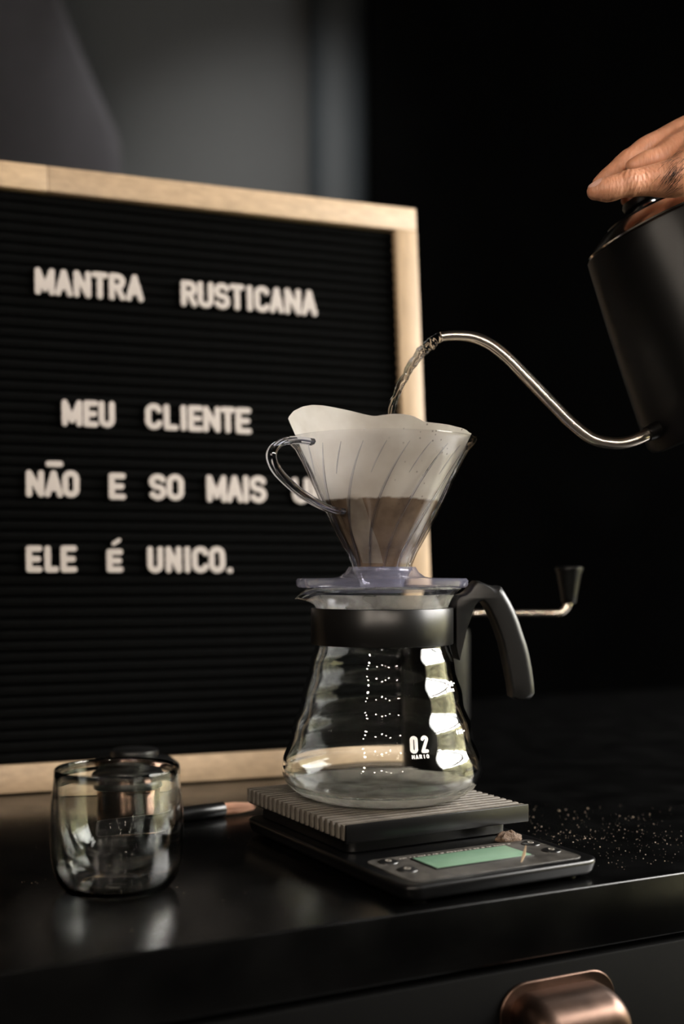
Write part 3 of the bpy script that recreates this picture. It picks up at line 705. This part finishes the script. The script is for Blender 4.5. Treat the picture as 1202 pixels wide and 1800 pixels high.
# (radius, height) of the outer cone wall
DT = [(.0188, zv(1003)), (.0183, zv(998)), (.0186, zv(992)), (.0215, zv(972)), (.0268, zv(945)), (.0330, zv(910)), (.0392, zv(874)), (.0445, zv(840)), (.0492, zv(812)), (.0532, zv(791)), (.0560, DRIM - .0035), (.0575, DRIM - .0015), (.0579, DRIM - .0007), (.0577, DRIM)]
DT = [(r, z) for r, z in DT]
def rcone(z): return interp([(zz, r) for r, zz in DT], z)
cone = DT + [(.0566, DRIM - .0002), (.0546, DRIM - .0036)] + [(max(r - .0014, .0125), z + .0002) for r, z in DT[:-4][::-1]]
MB().lathe(cone, 128, TC, closed=True).build('cone', M_THIN, drp, angle=60)
def rib_pts(a0, z0, z1, twist, n=14, inset=.0016):
    pts = []
    for k in range(n + 1):
        t = k / n; z = z0 + (z1 - z0) * t; a = a0 + twist * ((z - zv(1000)) / (DRIM - zv(1000))) ** 1.1; r = rcone(z) - inset
        pts.append((CA.x + r * math.sin(a), CA.y - r * math.cos(a), z))
    return pts
for i in range(12):
    a = R(30 * i + 2)
    MB().tube(rib_pts(a, zv(999), DRIM - .006, R(48), inset=.0019), [.00075] * 10 + [.0007, .0006, .0005, .0004, .0002], 6).build('spiral_rib', M_PLASTIC, drp)
    MB().tube(rib_pts(a + R(15), zv(840), DRIM - .006, R(48), 7), [.0002, .0003, .0004, .0004, .0004, .0004, .0003, .0002], 6).build('short_rib', M_PLASTIC, drp)
# loop handle, in the vertical plane 48 degrees to the left of the camera
ha = R(-49); hd_ = Vector((math.sin(ha), -math.cos(ha), 0))
hz = spline([(.0560, zv(788)), (.066, zv(787)), (.0755, zv(791)), (.0830, zv(802)), (.0855, zv(818)), (.0820, zv(838)), (.0740, zv(857)), (.0630, zv(876)), (.0500, zv(892)), (.0400, zv(900)), (.0325, zv(902))], 6)
hpts = [Vector((CA.x, CA.y, 0)) + hd_ * r + EZ * z for r, z in hz]
MB().tube(hpts, [.0036] * len(hpts), 8, sx=.62, sy=1.15, up=(0, 0, 1)).build('handle', M_PLASTIC, drp, angle=30)

# ------------------------------------------------------------------ filter paper, coffee
TOPV = [(-1.0, 737), (-.97, 733), (-.90, 722), (-.80, 715), (-.70, 711.5), (-.60, 712.5), (-.50, 716), (-.35, 722), (-.22, 728), (-.12, 731.5), (-.03, 730.5), (.06, 727.5), (.17, 727.5), (.28, 730), (.37, 737), (.42, 741.5), (.55, 744), (.70, 747), (.85, 752), (.95, 757), (1.0, 762)]
def rpap(z):
    r = rcone(z) - .0036
    if z > DRIM - .010: r = rcone(DRIM - .010) - .0036 + (z - DRIM + .010) * .46
    return max(r, .0008)
ZB = zv(996)
def top_z(a):
    s_ = math.sin(a); c = math.cos(a); v = interp(TOPV, s_)
    if c < 0: v += -6 * c * (1 if s_ < 0 else .3)
    z = DRIM
    for _ in range(3): z = ZC + (CY - v) / F * (CA.y - rpap(z) * c)
    return z
fp_ = thing('paper_filter', (CA.x, CA.y, ZB), 'cream paper filter standing above the dripper rim, soaked brown below', 'paper filter')
NA, NZ = 144, 30; vs = []; fs = []
for i in range(NZ + 1):
    for k in range(NA):
        a = 2 * math.pi * k / NA; zt = top_z(a); t = i / NZ; z = ZB + (zt - ZB) * t ** .9
        r = rpap(z) + (.0005 * math.sin(7 * a + 3 * t) + .0004 * math.sin(13 * a)) * t
        vs.append((CA.x + r * math.sin(a), CA.y - r * math.cos(a), z))
for i in range(NZ):
    for k in range(NA): fs.append((i * NA + k, i * NA + (k + 1) % NA, (i + 1) * NA + (k + 1) % NA, (i + 1) * NA + k))
fs.append(tuple(range(NA))[::-1])
pp = MB().add(vs, fs).build('paper_cone', M_PAPER, fp_, angle=70)
vs = []; fs = []; NF = 10
for i in range(31):
    t = i / 30; z = ZB + .002 + (.2100 - ZB) * t; v = CY + (ZC - z) / PX
    a0 = R(interp([(720, -40), (800, -39), (870, -38), (930, -45), (985, -48), (1000, -48)], v)); a1 = R(interp([(720, -27), (800, -26), (870, -22), (930, -15), (985, -1), (1000, 2)], v))
    for k in range(NF + 1):
        a = a0 + (a1 - a0) * k / NF; r = rpap(z) + .0010 + (.0005 * math.sin(7 * a + 3 * t) + .0004 * math.sin(13 * a)) * t; zz = min(z, top_z(a) - .0005)
        vs.append((CA.x + r * math.sin(a), CA.y - r * math.cos(a), zz))
for i in range(30):
    for k in range(NF): fs.append((i * (NF + 1) + k, i * (NF + 1) + k + 1, (i + 1) * (NF + 1) + k + 1, (i + 1) * (NF + 1) + k))
tag(MB().add(vs, fs).build('seam_flap', M_FLAP, fp_), 'paler folded seam of the filter')
ct = .2105
sl = MB(); rr = rpap(ct) - .0012
sl.lathe([(0, ZB + .001), (.004, ZB + .001), (rpap(.190) - .0012, .190), (rr, ct), (rr * .8, ct - .001), (rr * .4, ct - .0005), (0, ct - .002)], 48, TC)
tag(sl.build('coffee_slurry', M_COFFEE), 'wet brown coffee brewing inside the paper filter', 'coffee')

# ------------------------------------------------------------------ kettle
KY = .758
KR = P(1152, 404, KY); KA = Vector((-.415, 0, .910)).normalized(); KL = Vector((-.910, 0, -.415)).normalized()
KM = Matrix.Translation(KR) @ Matrix(((-KL.x, 0, KA.x, 0), (0, 1, 0, 0), (-KL.z, 0, KA.z, 0), (0, 0, 0, 1)))   # local z along the kettle's axis, local -x to the spout
ket = thing('gooseneck_kettle', KR + KA * -.130, 'black gooseneck kettle with steel spout tilted to pour at right', 'kettle')
MB().lathe([(0, -.130), (.053, -.130), (.0585, -.1285), (.0602, -.124), (.0594, -.110), (.0558, -.075), (.0512, -.035), (.0474, -.006), (.0466, -.001), (.0455, 0), (.0435, -.001), (.043, -.004), (.0, -.004)], 96, KM).build('body', M_KETTLE, ket, angle=35)
lid = MB().lathe([(.0445, .0004), (.0450, .0016), (.0440, .0022), (.0300, .0105), (.0285, .0110), (.0, .0112), (.0, .0004)], 96, KM).build('lid', M_LID, ket, angle=25)
MB().lathe([(0, .0112), (.0275, .0112), (.0270, .0124), (0, .0128)], 64, KM).build('lid_insert', M_HANDLE, lid)
MB().lathe([(0, .0126), (.0075, .0126), (.0075, .0175), (0, .0175)], 32, KM).build('knob_stem', mat('bright_steel', (.9, .9, .9), .15, 1.0), lid)
MB().lathe([(0, .0170), (.0115, .0170), (.0130, .0182), (.0133, .0205), (.0120, .0228), (.008, .0236), (0, .0237)], 48, KM).build('knob', M_HANDLE, lid)
sp = [(775, 592), (791, 590.2), (809, 590), (826, 591.5), (840, 595), (863, 606), (890, 627), (917, 654), (949, 687), (976, 715), (1003, 742), (1030, 764), (1052, 775), (1084, 779.5), (1111, 775), (1143, 761), (1168, 748), (1190, 738)]
sp = spline([(u, v, 8.8 + 1.8 * min(1, i / 8)) for i, (u, v) in enumerate(sp)], 5)
SY = .735
pts = [P(u, v, SY + max(0, u - 1125) * .00016) for u, v, r in sp]; rad = [r * SY / F for u, v, r in sp]
ns = 24; tb = MB(); 
tb.tube(pts, rad, ns, cap=False)
spo = tb.build('spout', M_STEEL, ket, angle=60)
s2 = spo.modifiers.new('thick', 'SOLIDIFY'); s2.thickness = .0006; s2.offset = -1
cp = P(1137, 763.5, SY + .001); cd = (P(1185, 741, SY + .011) - cp).normalized()
MB().tube([cp, cp + cd * .0015, cp + cd * .006, cp + cd * .024], [.0044, .0048, .0052, .0058], 24).build('spout_collar', M_KETTLE, ket)
hz = spline([(.050, -.012), (.075, -.004), (.098, -.018), (.106, -.050), (.100, -.085), (.092, -.108)], 8)
MB().tube([KM @ Vector((x, 0, z)) for x, z in hz], [.0085] * len(hz), 16, sx=.8, sy=1.2).build('handle', M_HANDLE, ket)

# ------------------------------------------------------------------ poured water
wp = [(779, 590.5, 5.0), (768, 596, 6.2), (759, 602, 6.8), (750, 609.5, 7.2), (742, 617, 7.4), (735, 626, 7.4), (722, 645, 7.0), (711, 664, 6.6), (702, 682, 6.0), (694, 703, 5.4), (687, 726, 5.0), (681, 760, 4.6), (676, 810, 4.4), (673, 868, 4.6), (672.5, 880, 5)]
wp = spline(wp, 7); mb = MB(); pts = []; rad = []
for i, (u, v, r) in enumerate(wp):
    pts.append(P(u + .8 * math.sin(i * .55), v, SY - .0005)); rad.append(1.25 * r * SY / F * (1 + .07 * math.sin(i * .5) + .05 * math.sin(i * 1.3)))
n0 = len(pts); nn = 16
mb.tube(pts, rad, nn)
for i in range(n0):                                          # braid the stream: an off-round section that turns as it falls
    for k in range(nn):
        a = 2 * math.pi * k / nn; q = mb.v[i * nn + k]; mb.v[i * nn + k] = pts[i] + (q - pts[i]) * (1 + .20 * math.cos(2 * a + i * .07) + .10 * math.cos(3 * a - i * .12))
wt = mb.build('water_stream', M_WATER); tag(wt, 'clear stream of water pouring from the spout into the filter', 'water')

# ------------------------------------------------------------------ hand on the kettle lid
def chain(mb, pts, n=14, sub=5):
    """pts: (u, v, Y, radius px)"""
    sp_ = spline(pts, sub); P3 = [P(u, v, y) for u, v, y, r in sp_]; rd = [r * y / F for u, v, y, r in sp_]
    mb.tube(P3, rd, n)
    mb.sphere(P3[0], rd[0] * .985, n, 10); mb.sphere(P3[-1], rd[-1] * .985, n, 10)
hb = MB()
chain(hb, [(1046, 337, .690, 16), (1056, 335, .690, 20), (1072, 332, .691, 23), (1090, 326, .692, 23), (1104, 322, .693, 25.5), (1120, 320, .695, 25.5), (1140, 317, .697, 27.5), (1166, 315, .699, 32), (1200, 308, .702, 38), (1245, 272, .722, 50)])
chain(hb, [(1052, 322, .716, 12), (1066, 311, .717, 15.5), (1084, 298.5, .719, 17.5), (1101, 284, .721, 20), (1120, 272, .724, 21), (1140, 261, .728, 23.5), (1166, 252, .733, 27), (1205, 238, .738, 34), (1255, 226, .742, 42)])
chain(hb, [(1056, 330, .734, 12), (1072, 317, .735, 16), (1094, 303, .737, 18), (1112, 290, .739, 20), (1136, 274, .742, 21.5), (1170, 257, .748, 27), (1210, 240, .754, 34), (1255, 228, .756, 42)])
chain(hb, [(1066, 344, .752, 12), (1084, 330, .753, 16), (1104, 314, .755, 18), (1126, 297, .757, 20), (1150, 280, .760, 22), (1180, 264, .764, 28), (1215, 248, .768, 34), (1255, 234, .768, 40)])
chain(hb, [(1100, 352, .770, 11), (1114, 340, .771, 14), (1132, 325, .772, 16), (1152, 302, .774, 17), (1178, 282, .777, 21), (1215, 256, .780, 28), (1255, 236, .778, 36)])
# web, palm, back of the hand, wrist and forearm
chain(hb, [(1112, 292, .708, 14), (1136, 286, .711, 21), (1160, 284, .716, 28), (1190, 274, .724, 40), (1230, 262, .736, 54)])
chain(hb, [(1190, 278, .735, 32), (1225, 258, .745, 48), (1270, 235, .752, 58), (1330, 205, .755, 62), (1400, 170, .757, 68), (1500, 115, .757, 82), (1620, 50, .757, 96)])
chain(hb, [(1215, 250, .765, 32), (1270, 230, .765, 50), (1330, 205, .760, 60)])
hand = hb.build('person', M_SKIN)
rm = hand.modifiers.new('remesh', 'REMESH'); rm.mode = 'VOXEL'; rm.voxel_size = .0009; rm.use_smooth_shade = True
so = hand.modifiers.new('smooth', 'SMOOTH'); so.factor = .5; so.iterations = 7
dg = bpy.context.evaluated_depsgraph_get(); ev = hand.evaluated_get(dg)
me = bpy.data.meshes.new_from_object(ev); hand.modifiers.clear(); me.materials.clear(); me.materials.append(M_SKIN)
# creases over the joints and shallow tendons
cre = [(P(1096, 303, .688), Vector((.35, 0, 1)), 3), (P(1101, 318, .688), Vector((.35, 0, 1)), 3), (P(1070, 316, .690), Vector((.3, 0, 1)), 2), (P(1131, 308, .69), Vector((.8, 0, -1)), 2), (P(1104, 270, .72), Vector((.8, 0, .9)), 2)]
newco = []
for p, nrm in [(v.co.copy(), v.normal.copy()) for v in me.vertices]:
    d = 0
    for c, ax_, n in cre:
        q = p - c; rr = q.length
        if rr < .011:
            along = Vector((ax_.z, 0, -ax_.x)).normalized(); s_ = q.dot(along) + .0012 * noise.noise(p * 260)
            d += .00055 * (.5 + .5 * math.cos(s_ / .0026 * 2 * math.pi)) * (1 - rr / .011)
    d += .0007 * max(0, noise.noise(Vector((p.x * 40, p.y * 60, p.z * 70))))
    newco += list(p - nrm * d)
me.vertices.foreach_set('co', newco); me.update()
me.polygons.foreach_set('use_smooth', [True] * len(me.polygons)); me.name = 'person'
hand.data = me
tag(hand, 'bare right hand pressing down on the kettle lid, wrist out of frame', 'person')
# thumbnail
tip = P(1043.5, 329.5, .6835); nl = MB(); vs = []; fs = []
na, nb = 8, 8
for i in range(na + 1):
    for k in range(nb + 1):
        s_ = i / na * 2 - 1; t = k / nb * 2 - 1; sx2 = s_ * .0052; ty = t * .0046 * math.sqrt(max(0, 1 - .35 * s_ * s_ * (s_ > 0)))
        vs.append((sx2, -.0009 * t * t * -1.0, ty))
# nail laid on the upper left of the thumb tip
nmat = Matrix.Translation(P(1043, 327, .690)) @ Matrix.Rotation(R(18), 4, 'Y')
from mathutils.bvhtree import BVHTree
bvh = BVHTree.FromPolygons([v.co for v in me.vertices], [tuple(p.vertices) for p in me.polygons])
nv_ = []
nd = Vector((-.35, -.72, .60)).normalized(); n1 = Vector((.93, -.1, .35)).normalized(); n1 = (n1 - nd * n1.dot(nd)).normalized(); n2 = nd.cross(n1)
nc = P(1046, 327, .690)
NG = 10
for i in range(NG + 1):
    for k in range(NG + 1):
        s_, t = i / NG * 2 - 1, k / NG * 2 - 1
        x, y = s_ * math.sqrt(1 - t * t / 2), t * math.sqrt(1 - s_ * s_ / 2)
        q = nc + n1 * x * .0046 + n2 * y * .0046 + nd * .03
        h, nn_, ii, dd = bvh.ray_cast(q, -nd)
        nv_.append((h if h else nc) + nd * (.00035 + .0002 * (1 - x * x - y * y)))
nf = [(i * (NG + 1) + k, i * (NG + 1) + k + 1, (i + 1) * (NG + 1) + k + 1, (i + 1) * (NG + 1) + k) for i in range(NG) for k in range(NG)]
nb_ = MB().add(nv_, nf).build('thumbnail', M_NAIL, hand)
# dark hairs on the back of the hand
hh = MB()
for i in range(90):
    u = random.gauss(1188, 9); v = random.gauss(303, 15)
    d = (P(u, v, .70) - Vector((0, 0, ZC))).normalized(); h, nn_, ii, dd = bvh.ray_cast(Vector((0, 0, ZC)), d)
    if not h: continue
    L = random.uniform(.004, .009); dr = Vector((-.55 + random.uniform(-.25, .25), -.1, -.8)).normalized()
    dr = (dr - nn_ * dr.dot(nn_)).normalized(); pr = []
    for k in range(4):
        q = h + dr * L * k / 3; hq = bvh.find_nearest(q); pr.append(hq[0] + hq[1] * (.0001 + .0002 * k))
    hh.tube(pr, [.00011, .0001, .00008, .00003], 3)
tag(hh.build('hand_hair', M_HAIR, hand), 'dark hairs on the back of the hand', kind='stuff')

# ------------------------------------------------------------------ double-walled glass cup
GC = Vector((-.1178, .6260, 0))
cup = thing('glass_cup', GC, 'empty double-walled glass cup on the worktop at left', 'cup')
T = Matrix.Translation(GC)
ow = [(0, .0016), (.014, .0012), (.0195, .0002), (.0235, .0003), (.0275, .0022), (.0310, .0070), (.0333, .0150), (.0344, .0260), (.0345, .0370), (.0337, .0480), (.0328, .0570), (.0323, .0628), (.0318, .0642), (.0311, .0642), (.0306, .0630), (.0304, .0600), (.0305, .0520), (.0303, .0420), (.0289, .0308), (.0254, .0210), (.0194, .0145), (.0112, .0113), (0, .0105)]
ow = spline(ow, 3); ow = [(max(r, 0), z) for r, z in ow]; ow[0] = (0, ow[0][1]); ow[-1] = (0, ow[-1][1])
cv = [(0, .0040), (.015, .0035), (.0225, .0026), (.0266, .0036), (.0301, .0078), (.0324, .0155), (.0335, .0264), (.0336, .0370), (.0328, .0475), (.0319, .0560), (.0316, .0600), (.0313, .0560), (.0314, .0520), (.0312, .0418), (.0297, .0302), (.0260, .0201), (.0198, .0136), (.0114, .0103), (0, .0096)]
wall = MB().lathe(ow, 96, T); wl = wall.build('outer_wall', M_GLASS, cup, angle=80)
cvb = MB().lathe(cv, 96, T)
me2 = mesh_from('air_gap', [x - off(cup) for x in cvb.v], cvb.f, True, 80); me2.flip_normals(); me2.materials.append(M_GLASS)
og = bpy.data.objects.new('inner_wall', me2); COL.objects.link(og); og.parent = cup

# ------------------------------------------------------------------ tamper behind the cup, brush
TB = G(236, 1003 + .167 / .852 * F); TB.z = 0
tmp = thing('coffee_tamper', TB, 'squat polished metal coffee tamper with black knob behind the glass cup', 'tamper')
T = Matrix.Translation(TB)
MB().lathe([(0, 0), (.0285, 0), (.0290, .0006), (.0290, .0205), (.0285, .021), (0, .021)], 96, T).build('base', M_TAMP, tmp)
MB().lathe([(0, .021), (.0300, .021), (.0322, .0225), (.0324, .0255), (.0315, .0290), (.0270, .0325), (.0200, .0340), (0, .0342)], 96, T).build('collar', M_HANDLE, tmp)
MB().lathe([(0, .0335), (.0150, .0335), (.0165, .0346), (.0170, .0376), (.0166, .0392), (.0155, .0398), (0, .0401)], 64, T).build('knob', M_HANDLE, tmp)
ba = G(393, 1436); bb = G(165, 1466); bd_ = (ba - bb).normalized(); br = .0052
brs = thing('coffee_brush', (ba + bb) / 2 * 1.0, 'small brush with black handle and brown bristles lying behind the cup', 'brush')
up = EZ * br
MB().tube([bb + up, bb + up + bd_ * .003, bb + up + bd_ * .03, ba + up - bd_ * .02, ba + up - bd_ * .001, ba + up], [.0024, .0038, .0044, .0052, .0052, .0046], 24).build('handle', M_SCALE, brs)
bm_ = MB(); side = bd_.cross(EZ)
for i in range(160):
    a = random.uniform(0, 2 * math.pi); q = math.sqrt(random.random()) * .0040; L = random.uniform(.019, .0245); s_ = ba + up - bd_ * .001 + side * q * math.cos(a) + EZ * q * math.sin(a)
    sp1 = random.uniform(.5, .95); e = ba + up * .95 + bd_ * L + side * q * math.cos(a) * sp1 + EZ * q * math.sin(a) * sp1 * .8; mid = (s_ + e) / 2 + (side * math.cos(a) + EZ * math.sin(a)) * .0006
    bm_.tube([s_, mid, e], [.00022, .00022, .00008], 4, cap=False)
tag(bm_.build('bristles', M_BRISTLE, brs), 'soft brown bristles', kind='stuff')

# ------------------------------------------------------------------ hand grinder behind the carafe
GY = .925; GX = (768 - CX) / F * GY
gr = thing('hand_grinder', (GX, GY, 0), 'black hand grinder with steel crank and tapered knob behind the carafe', 'coffee grinder')
T = Matrix.Translation((GX, GY, 0))
za = ZC - (1077.5 - CY) / F * GY
MB().lathe([(0, 0), (.0245, 0), (.0255, .001), (.0255, .048), (.0245, .050), (.0245, .0515), (.0255, .0535), (.0255, za - .016), (.0245, za - .012), (.010, za - .009), (0, za - .008)], 64, T).build('body', M_KETTLE, gr, angle=30)
MB().lathe([(0, za - .009), (.008, za - .009), (.009, za + .002), (.007, za + .005), (0, za + .005)], 32, T).build('axle_cap', M_STEEL, gr)
xe = (1000 - CX) / F * GY
arm = spline([(GX, GY, za), (GX + .02, GY, za), (xe - .016, GY, za), (xe - .008, GY, za), (xe - .0035, GY, za + .0025), (xe - .0005, GY, za + .007), (xe, GY, za + .012)], 5)
MB().tube(arm, [.0028] * len(arm), 12, sx=1.0, sy=1.0).build('crank', M_STEEL, gr)
zk = za + .0075
MB().lathe([(0, zk), (.0048, zk), (.0056, zk + .001), (.0068, zk + .010), (.0095, zk + .0235), (.0108, zk + .0262), (.0106, zk + .0276), (.009, zk + .0284), (0, zk + .0286)], 40, Matrix.Translation((xe, GY, 0))).build('crank_knob', M_SCALE, gr)

# ------------------------------------------------------------------ spilt coffee
cb = MB(); cc = MS @ Vector((.1035, -.0065, .0112))
vs = []; fs = []; nu, nv = 26, 10
for i in range(nv + 1):
    for k in range(nu):
        t = i / nv; a = 2 * math.pi * k / nu; rr = math.sin(t * math.pi / 2)
        lum = 1 + .25 * noise.noise(Vector((math.cos(a) * 2, math.sin(a) * 2, t * 3))) + random.uniform(-.05, .05)
        v0 = sa * math.cos(a) * .0088 * rr * lum + sb_ * math.sin(a) * .0050 * rr * lum
        vs.append(cc + v0 + EZ * (.0050 * math.cos(t * math.pi / 2) * lum))
for i in range(nv):
    for k in range(nu): fs.append((i * nu + k, i * nu + (k + 1) % nu, (i + 1) * nu + (k + 1) % nu, (i + 1) * nu + k))
fs.append(tuple(nv * nu + k for k in range(nu)))
tag(cb.add(vs, fs).build('coffee_clump', M_GROUNDS), 'small heap of brown coffee grounds on the scale beside its platform', 'coffee grounds')
sh = MB(); q0_ = G(916, 1516, .0124); pts = [q0_, q0_ + Vector((.002, .004, .003)), q0_ + Vector((.0035, .0065, .0075))]
sh.tube(pts, [.0003, .0009, .0003], 6, sx=.3, sy=1.2)
tag(sh.build('coffee_chaff', M_CHAFF), 'pale curl of coffee chaff lying on the scale display', 'coffee chaff')
cr_ = MB()
for i in range(500):
    if i < 400:
        u = random.uniform(925, 1215); v = random.triangular(1405, 1535, 1468); 
        if u < 1050 and v > 1490 + (u - 925) * .02: continue
    else:
        u = random.uniform(20, 440); v = random.uniform(1440, 1640)
    p = G(u, v); s_ = random.choice((.00009, .00012, .00015, .0002, .0003)) * random.uniform(.7, 1.2) * (1 if i < 400 else .6)
    lq = MC.inverted() @ p
    if lq.y < .003: continue
    cr_.sphere(p + EZ * s_ * .6, s_, 5, 3, (random.uniform(.7, 1.6), random.uniform(.7, 1.6), .7))
tag(cr_.build('coffee_dust', M_CRUMB, smooth=False), 'fine spilt coffee dust scattered on the black worktop', 'coffee dust', kind='stuff')

# ------------------------------------------------------------------ pendant lamps of the room behind the camera (seen mirrored in the glass)
LP = [(-.95, -1.5, 1.05, 'nearest the left wall'), (-.45, -1.9, .95, 'left of the middle'), (-.05, -1.4, 1.12, 'above the middle of the room'), (.45, -2.1, .9, 'right of the middle'), (.95, -1.6, 1.05, 'nearest the window'), (-.7, -.9, 1.25, 'closest to the camera on its left'), (-1.3, -2.1, .75, 'lowest of all'), (.2, -2.3, 1.3, 'highest, by the front wall')]
for x, y, z, wh in LP:
    pd = thing('pendant_lamp', (x, y, z), 'bare warm bulb hanging on a black cord, %s' % wh, 'lamp', 'pendant bulbs behind the camera')
    MB().sphere((x, y, z), .048, 20, 14, (1, 1, 1.15)).build('bulb', M_BULB, pd)
    MB().lathe([(0, z + .048), (.016, z + .048), (.017, z + .055), (.015, z + .08), (0, z + .082)], 24, Matrix.Translation((x, y, 0))).build('socket', M_HANDLE, pd)
    MB().tube([(x, y, z + .07), (x, y, Z1)], .003, 8).build('cord', M_HANDLE, pd)
